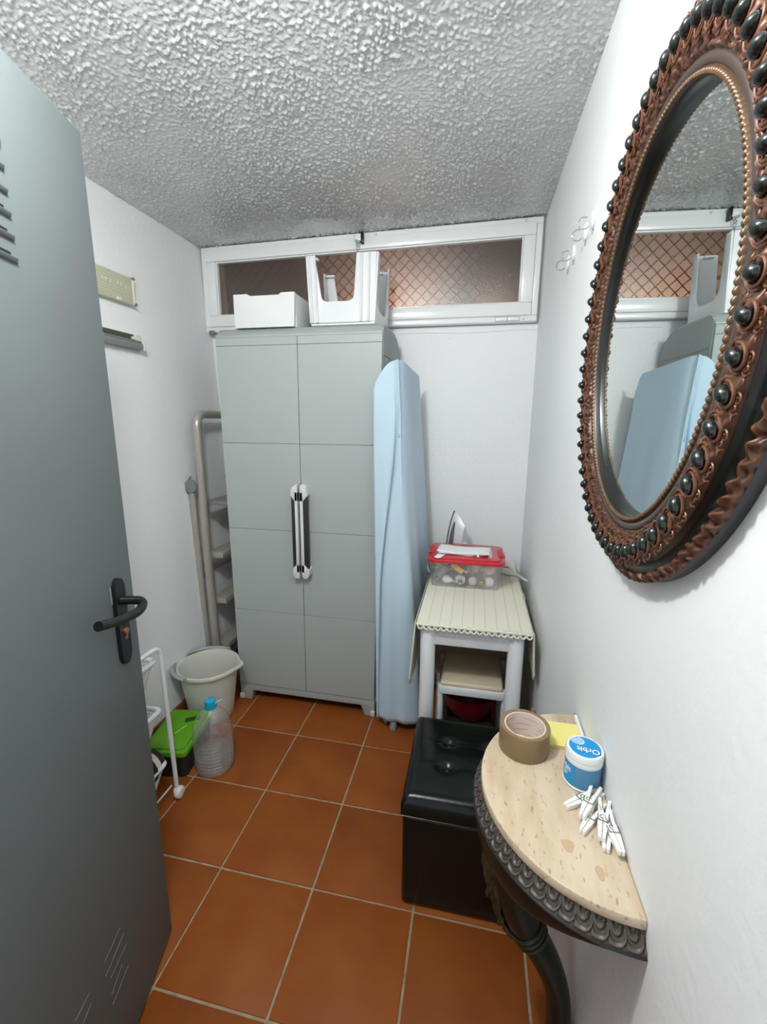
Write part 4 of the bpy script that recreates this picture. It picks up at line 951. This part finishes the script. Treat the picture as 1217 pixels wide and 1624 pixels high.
# clothes pegs
def make_peg(label):
    t = thing('clothes_peg', (0, 0, 0), label, 'clothes peg', 'white clothes pegs fanned out on the marble')
    L = .080
    for s in (-1, 1):
        q = MB(); poly = [(L * .5, s * .0003), (L * .5, s * .0048), (L * .16, s * .0078), (L * .02, s * .0078), (-L * .10, s * .0070), (-L * .30, s * .0088), (-L * .5, s * .0100), (-L * .5, s * .0050), (-L * .12, s * .0018), (L * .02, s * .0004)]
        q.prism(poly, 'z', 0, .0085, bev=.0009); q.build('arm', PEGM, t)
    q = MB(); q.tube([(.0 + .0045 * math.cos(a), .0048 * math.sin(a), -.0005 + .0095 * (i / 40)) for i, a in enumerate([2 * PI * 5 * k / 40 for k in range(41)])], .0008, 5)
    q.tube([(-.002, -.0085, .009), (.009, -.007, .0093), (.009, .007, .0093), (-.002, .0085, .009)], .0009, 5); q.build('spring', STEEL, t)
    return t
pegs = [((1.490, -.914), (1.548, -.874), 0, 'white clothes peg pointing left, nearest to the gum tub'),
        ((1.509, -.935), (1.541, -.878), .0088, 'white clothes peg lying over its neighbour, second from the gum tub'),
        ((1.505, -.957), (1.544, -.900), 0, 'white clothes peg with its tip furthest from the wall, third from the gum tub'),
        ((1.528, -.971), (1.549, -.905), .0088, 'white clothes peg in the middle of the fan, fourth from the gum tub'),
        ((1.533, -.979), (1.5495, -.916), 0, 'white clothes peg beside the outermost one, fifth from the gum tub'),
        ((1.5535, -.990), (1.5500, -.920), .0088, 'white clothes peg lying along the wall, furthest from the gum tub')]
pg0 = None
for (tip, tail, dz, lab) in pegs:
    if pg0 is None: pg0 = make_peg(lab); p = pg0
    else: p = copy_tree(pg0); p['label'] = lab
    v = Vector(tip) - Vector(tail); mid = (Vector(tip) + Vector(tail)) / 2
    p.location = (min(mid.x, XR - .0125), mid.y, TP + dz); p.rotation_euler = (0, 0, math.atan2(v.y, v.x))

# ------------------------------------------------------------------ oval mirror
mr = thing('wall_mirror', (XR, -0.8646, 1.2), 'large oval mirror in ornate copper-brown frame with black beads on the right wall', 'mirror')
MY, MZ, MA, MBb = -0.8646, 1.4894, 0.236, 0.265
def epath(w, n): return [(MY + (MA + w) * math.cos(2 * PI * i / n), MZ + (MBb + w) * math.sin(2 * PI * i / n)) for i in range(n)]
def esweep(name, prof, mt, n=240, parent=mr, relief=None, angle=60, closedprof=False):
    q = MB(); rows = []
    for i in range(n):
        th = 2 * PI * i / n; row = []
        for k, (w, x) in enumerate(prof):
            dw = dxx = 0
            if relief: dw, dxx = relief(th, k / (len(prof) - 1))
            ww = w + dw; row.append((x - dxx, MY + (MA + ww) * math.cos(th), MZ + (MBb + ww) * math.sin(th)))
        rows.append(row)
    rows.append(rows[0]); 
    V = q.grid(rows); bmesh.ops.remove_doubles(q.bm, verts=q.bm.verts, dist=1e-6)
    return q.build(name, mt, parent, angle=angle)
q = MB(); q.prism(epath(.004, 96), 'x', 1.5485, 1.5495)
for v in q.bm.verts: v.co.x -= .0285 * (v.co.y - MY)
q.build('mirror_glass', MIRROR, mr)
q = MB(); q.prism(epath(.088, 120), 'x', 1.5572, XR - .0005); q.build('backing_board', SLATE, mr)
def sub(p, n):
    out = []
    for (a, c), (d, e) in zip(p, p[1:]):
        for k in range(n): out.append((a + (d - a) * k / n, c + (e - c) * k / n))
    out.append(p[-1]); return out
esweep('inner_lip', [(.0060, 1.5572), (.0022, 1.5560), (.000, 1.5345), (.002, 1.5325)], FRAMEDK)
# row of tiny pearls on the lip
npz = 210; esweep('pearl_edge', sub([(.001, 1.534), (.0025, 1.5310), (.0065, 1.5310), (.009, 1.534)], 3), GOLDISH, n=npz * 5, relief=lambda th, t: (0, .0026 * abs(math.sin(th * npz / 2)) * math.sin(PI * t)))
esweep('plain_band', sub([(.008, 1.535), (.012, 1.531), (.018, 1.531), (.021, 1.534)], 2), mat('frame_brown', (.06, .042, .034), .35))
def carve(th, t):
    a = th * .29; u = a / .0155; e = math.sin(PI * t)
    n1 = mnoise.noise(Vector((math.cos(th) * 20, math.sin(th) * 20, t * 2.5))); n2 = mnoise.noise(Vector((math.cos(th) * 52, math.sin(th) * 52, t * 6 + 5)))
    sc = math.sin(u * 2 * PI + 4.5 * math.sin(t * 2 * PI)) * .5
    return 0, e ** .5 * (.0034 * abs(sc) + .0030 * n1 + .0042 * n2 + .0016)
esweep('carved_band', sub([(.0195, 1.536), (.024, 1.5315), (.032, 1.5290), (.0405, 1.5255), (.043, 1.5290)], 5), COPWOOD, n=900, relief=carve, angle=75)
def bedrel(th, t):
    a = th * 60; e = math.sin(PI * t)
    return 0, e * (.0022 * math.cos(a + 3 * (t - .5)) + .0022 * mnoise.noise(Vector((math.cos(th) * 60, math.sin(th) * 60, t * 5))) + .0014 * math.cos(2 * a + 9 * t))
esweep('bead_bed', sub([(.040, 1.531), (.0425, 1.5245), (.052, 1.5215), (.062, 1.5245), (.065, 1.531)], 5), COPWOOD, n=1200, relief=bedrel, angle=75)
esweep('black_cove', sub([(.063, 1.529), (.066, 1.5330), (.070, 1.5385), (.077, 1.5405), (.080, 1.540)], 2), FRAMEDK)
def outrel(th, t):
    e = math.sin(PI * t) ** .6; a = th * 112
    return .0018 * e * math.sin(a), e * (.0026 * math.sin(a + 6 * t) + .004 * mnoise.noise(Vector((math.cos(th) * 45, math.sin(th) * 45, t * 4))))
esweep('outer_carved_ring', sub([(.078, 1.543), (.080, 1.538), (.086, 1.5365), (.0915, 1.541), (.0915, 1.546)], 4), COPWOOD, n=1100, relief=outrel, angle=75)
esweep('outer_side', sub([(.089, 1.543), (.0905, 1.546), (.0905, XR - .0005)], 2), SLATE, n=160)
# sixty oval black beads
def arc_table(w):
    n = 2000; P = [((MA + w) * math.cos(2 * PI * i / n), (MBb + w) * math.sin(2 * PI * i / n)) for i in range(n + 1)]; s = [0]
    for i in range(n): s.append(s[-1] + math.hypot(P[i + 1][0] - P[i][0], P[i + 1][1] - P[i][1]))
    return s
S_ = arc_table(.052); bead_mesh = None; NB = 60; ci = 0
for k in range(NB):
    tgt = S_[-1] * (k + .3) / NB
    while S_[ci] < tgt: ci += 1
    th = 2 * PI * ci / 2000; y = MY + (MA + .052) * math.cos(th); z = MZ + (MBb + .052) * math.sin(th)
    ny_, nz_ = math.cos(th) / (MA + .052), math.sin(th) / (MBb + .052); ang = math.atan2(nz_, ny_)
    if bead_mesh is None:
        q = MB(); q.sphere((0, 0, 0), (.0078, .0105, .0072), 14, 10); o = q.build('bead', BEADM, None); bead_mesh = o.data
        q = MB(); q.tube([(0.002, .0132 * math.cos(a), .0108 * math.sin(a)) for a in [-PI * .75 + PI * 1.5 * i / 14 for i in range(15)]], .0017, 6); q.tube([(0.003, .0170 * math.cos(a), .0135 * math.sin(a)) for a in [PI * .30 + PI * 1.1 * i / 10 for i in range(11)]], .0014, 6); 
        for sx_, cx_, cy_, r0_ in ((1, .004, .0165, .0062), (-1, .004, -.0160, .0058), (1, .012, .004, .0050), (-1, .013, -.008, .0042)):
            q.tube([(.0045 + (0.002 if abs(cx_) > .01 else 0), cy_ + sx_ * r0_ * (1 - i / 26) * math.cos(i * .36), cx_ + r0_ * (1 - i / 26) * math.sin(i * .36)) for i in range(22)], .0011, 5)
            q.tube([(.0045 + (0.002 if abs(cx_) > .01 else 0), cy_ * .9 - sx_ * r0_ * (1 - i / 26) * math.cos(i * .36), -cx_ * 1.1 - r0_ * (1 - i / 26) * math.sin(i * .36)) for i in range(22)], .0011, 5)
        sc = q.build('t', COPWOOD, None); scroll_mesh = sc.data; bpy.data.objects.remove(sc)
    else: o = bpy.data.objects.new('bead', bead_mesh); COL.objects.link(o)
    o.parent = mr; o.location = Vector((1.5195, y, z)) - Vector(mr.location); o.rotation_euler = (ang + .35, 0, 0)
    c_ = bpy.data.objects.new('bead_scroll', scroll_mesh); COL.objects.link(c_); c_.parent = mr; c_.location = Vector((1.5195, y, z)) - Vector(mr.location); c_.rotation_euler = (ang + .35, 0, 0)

# ------------------------------------------------------------------ adhesive hooks on the right wall
hk = None
for y, lab in ((-.349, 'clear hook with white oval base, nearest to the mirror'), (-.277, 'clear hook with white oval base, second from the mirror'), (-.134, 'clear hook with white oval base, second from the window corner'), (-.052, 'clear hook with white oval base, closest to the window corner')):
    if hk is None:
        hk = thing('wall_hook', (XR, 0, 1.832), lab, 'hook', 'clear and white hooks on the right wall')
        q = MB(); q.sphere((XR - .003, 0, 1.832), (.007, .018, .021), 18, 12); q.build('base', WPLASTIC, hk)
        q = MB(); q.tube([(XR - .022 + .013 * math.cos(a), 0.0, 1.826 + .013 * math.sin(a)) for a in [PI * .35 + PI * 1.45 * i / 20 for i in range(21)]], .0018, 8); q.build('ring', CLEARH, hk)
        q = MB(); q.tube([(XR - .002, -.003, 1.812), (XR - .003, -.002, 1.800)], .002, 6); q.build('tab', CLEARH, hk); h = hk
    else: h = copy_tree(hk); h['label'] = lab
    h.location.y = y

# ------------------------------------------------------------------ bucket
BX, BY = 0.150, 0.058
bk = thing('bucket', (BX, BY, 0), 'off-white plastic bucket with grey handle by the ladder foot', 'bucket')
q = MB()
def bring(r, z, spout=0.0, n=64):
    P = []
    for i in range(n):
        a = 2 * PI * i / n; d = (a - .15 + PI) % (2 * PI) - PI; rr = r + spout * math.exp(-(d / .22) ** 2); P.append((BX + rr * math.cos(a), BY + rr * math.sin(a), z + .25 * spout * math.exp(-(d / .22) ** 2)))
    return P
rows = [bring(.094, 0), bring(.098, .004), bring(.104, .06), bring(.118, .17), bring(.126, .232, .004), bring(.128, .244, .020), bring(.137, .243, .024), bring(.139, .250, .026), bring(.136, .257, .026), bring(.129, .258, .024), bring(.124, .25, .018), bring(.115, .17), bring(.101, .06), bring(.094, .006)]
V = q.grid(rows, closed=True); q.bm.faces.new(V[0][::-1]); q.bm.faces.new(V[-1]); q.build('body', BUCKETM, bk)
q = MB(); q.tube([(BX - .012 + .143 * math.cos(a), BY + .143 * math.sin(a), .262 - .004 * abs(math.sin(a))) for a in [PI * .42 + PI * 1.06 * i / 30 for i in range(31)]], .0105, 10, flat=.75); q.build('handle', GRIPM, bk)
# ------------------------------------------------------------------ water bottle
WXb, WYb = 0.348, -0.232
wb = thing('water_bottle', (WXb, WYb, 0), 'large clear water bottle with blue cap, about a quarter full, on the tiles', 'bottle')
prof = [(0, .012), (.035, .010), (.055, .001), (.068, .003), (.073, .015)]
for i in range(9): prof += [(.0745, .023 + .0152 * i), (.0705, .0306 + .0152 * i)]
prof += [(.0745, .162), (.073, .175), (.068, .198), (.058, .222), (.042, .244), (.027, .258), (.019, .266), (.018, .274)]
q = MB(); q.lathe(prof, (WXb, WYb, 0), 40); q.build('bottle_body', PETM, wb, angle=50)
wp = [(0, .013), (.035, .011), (.055, .003), (.067, .005), (.0715, .016)]
for i in range(3): wp += [(.0728, .024 + .0152 * i), (.0692, .0306 + .0152 * i)]
wp += [(.0715, .068), (.0, .068)]
q = MB(); q.lathe(wp, (WXb, WYb, 0), 40); q.build('water', WATER, wb, angle=50)
q = MB(); q.lathe([(.0, .297), (.016, .297), (.0200, .294), (.0215, .275), (.0225, .266), (.0225, .262), (.019, .262)], (WXb, WYb, 0), 28); cp = q.build('cap', CYAN, wb)
q = MB()
q.tube([(WXb + .015, WYb, .280), (WXb + .034, WYb + .008, .289), (WXb + .047, WYb + .012, .295)], [.003, .0035, .002], 6); q.build('pull_tab', PALEBL, cp)
# ------------------------------------------------------------------ green lidded box
gb = thing('lidded_box', (0.19, -0.20, 0), 'black storage box with lime green lid behind the trolley', 'box')
M_G = Matrix.Translation((0.176, -0.208, 0)) @ Matrix.Rotation(math.radians(9), 4, 'Z')
q = MB(); q.prism(rrect(-.082, .082, -.118, .118, .02), 'z', 0.0, .100, bev=.003); bmesh.ops.transform(q.bm, matrix=M_G, verts=q.bm.verts); q.build('base', BLKP, gb)
q = MB(); q.prism(rrect(-.090, .090, -.127, .127, .018), 'z', .094, .116, bev=.004); q.prism(rrect(-.076, .076, -.113, .113, .02), 'z', .114, .122, bev=.003); bmesh.ops.transform(q.bm, matrix=M_G, verts=q.bm.verts); gl_ = q.build('lid', GREEN, gb)
q = MB(); q.box(-.03, .03, -.012, .012, .121, .126, bev=.002); bmesh.ops.transform(q.bm, matrix=M_G @ Matrix.Translation((.03, .06, 0)) @ Matrix.Rotation(.4, 4, 'Z'), verts=q.bm.verts); q.build('lid_grip', mat('dark_green', (.01, .07, .005), .4), gl_)
for dx_ in (-.03, .0, .026):
    q = MB(); q.tube([M_G @ Vector((.0 + dx_ * .5, -.03 + dx_, .1232)), M_G @ Vector((.012 + dx_ * .5, -.008 + dx_, .1232))], .0016, 6); q.build('glue_mark', mat('pale_green_mark', (.45, .65, .25), .5), gl_)
# ------------------------------------------------------------------ trolley
tl = thing('trolley', (0.16, -0.58, 0), 'white three-tier basket trolley half hidden behind the grey door', 'trolley')
TX1, TY1, TY0, TX0 = 0.290, -0.398, -0.76, 0.075
def sideframe(x):
    q = MB(); P = [(x + .008, TY1 + .002, .045), (x + .004, TY1 + .001, .3)]
    P += [(x, TY1 - .035 + .035 * math.cos(a), .570 + .035 * math.sin(a)) for a in [PI / 2 * i / 6 for i in range(7)]]
    P += [(x, TY0 + .035 - .035 * math.sin(a), .570 + .035 * math.cos(a)) for a in [PI / 2 * i / 6 for i in range(7)]]
    P += [(x + .004, TY0, .3), (x + .008, TY0, .045)]
    q.tube(P, .0078, 12); q.build('side_frame', WPLASTIC, tl)
    q = MB(); q.tube([(x - .020, TY1 + .01, .034), (x - .020, TY0, .034)], .0028, 8); q.build('bottom_rod', WPLASTIC, tl)
sideframe(TX1); sideframe(TX0)
for x in (TX1 + .010, TX0 + .010):
    for y in (TY1, TY0):
        q = MB(); q.cyl((x - .004, y + .002, .0215), (x + .018, y + .002, .0215), .0215, seg=24, bev=.006); q.cyl((x - .010, y + .002, .030), (x + .006, y + .002, .030), .013, seg=14, bev=.003); q.build('wheel', WPLASTIC, tl)
for zt_ in (.552, .362, .150):
    q = MB(); x0, x1, y0, y1 = TX0 + .012, TX1 - .016, TY0 + .015, TY1 - .008
    # rim
    q.tube([(p[0], p[1], zt_) for p in rrect(x0, x1, y0, y1, .018, 5)], .0085, 8, closed=True)
    bsk = q.build('basket_rim', WPLASTIC, tl)
    q = MB(); d = .095; ins = .030
    # bottom and slatted walls
    q.box(x0 + ins, x1 - ins, y0 + ins, y1 - ins, zt_ - d, zt_ - d + .003)
    nsl = 9
    for k in range(nsl):
        f = (k + .5) / nsl; z = zt_ - d * f; i_ = ins * f
        P = rrect(x0 + i_, x1 - i_, y0 + i_, y1 - i_, .016, 4)
        q.tube([(p[0], p[1], z) for p in P], .0038, 6, closed=True)
    for k in range(14):
        y = y0 + .02 + (y1 - y0 - .04) * k / 13
        for xa, sg in ((x0, 1), (x1, -1)): q.tube([(xa, y, zt_), (xa + sg * ins, y0 + ins + (y1 - y0 - 2 * ins) * k / 13, zt_ - d)], .0026, 5)
    for k in range(7):
        x = x0 + .015 + (x1 - x0 - .03) * k / 6
        for ya2, sg in ((y0, 1), (y1, -1)): q.tube([(x, ya2, zt_), (x0 + ins + (x1 - x0 - 2 * ins) * k / 6, ya2 + sg * ins, zt_ - d)], .0026, 5)
    o = q.build('basket', WPLASTIC, bsk)
sr = thing('rolled_towel', (0.185, -0.462, .07), 'rolled black and cream striped cloth in the lowest trolley basket', 'towel')
for k in range(9):
    y0 = -.600 + .022 * k; r_ = .056 - .0007 * (k - 4) ** 2
    q = MB(); q.cyl((.226, y0, .148), (.229, y0 + .0225, .148), r_, r_ - .001, seg=28, bev=.003); q.build('stripe', BLACKCL if k % 2 == 0 else CREAMCL, sr)

# small nail scar on the back wall, kept as relief
q = MB(); q.sphere((1.172, YB - .0005, 1.742), (.006, .002, .004), 12, 8); o = q.build('wall_plug', WALL, None, loc=(1.172, YB, 1.742)); tag(o, 'small white filler bump on the back wall below the window', 'wall plug')
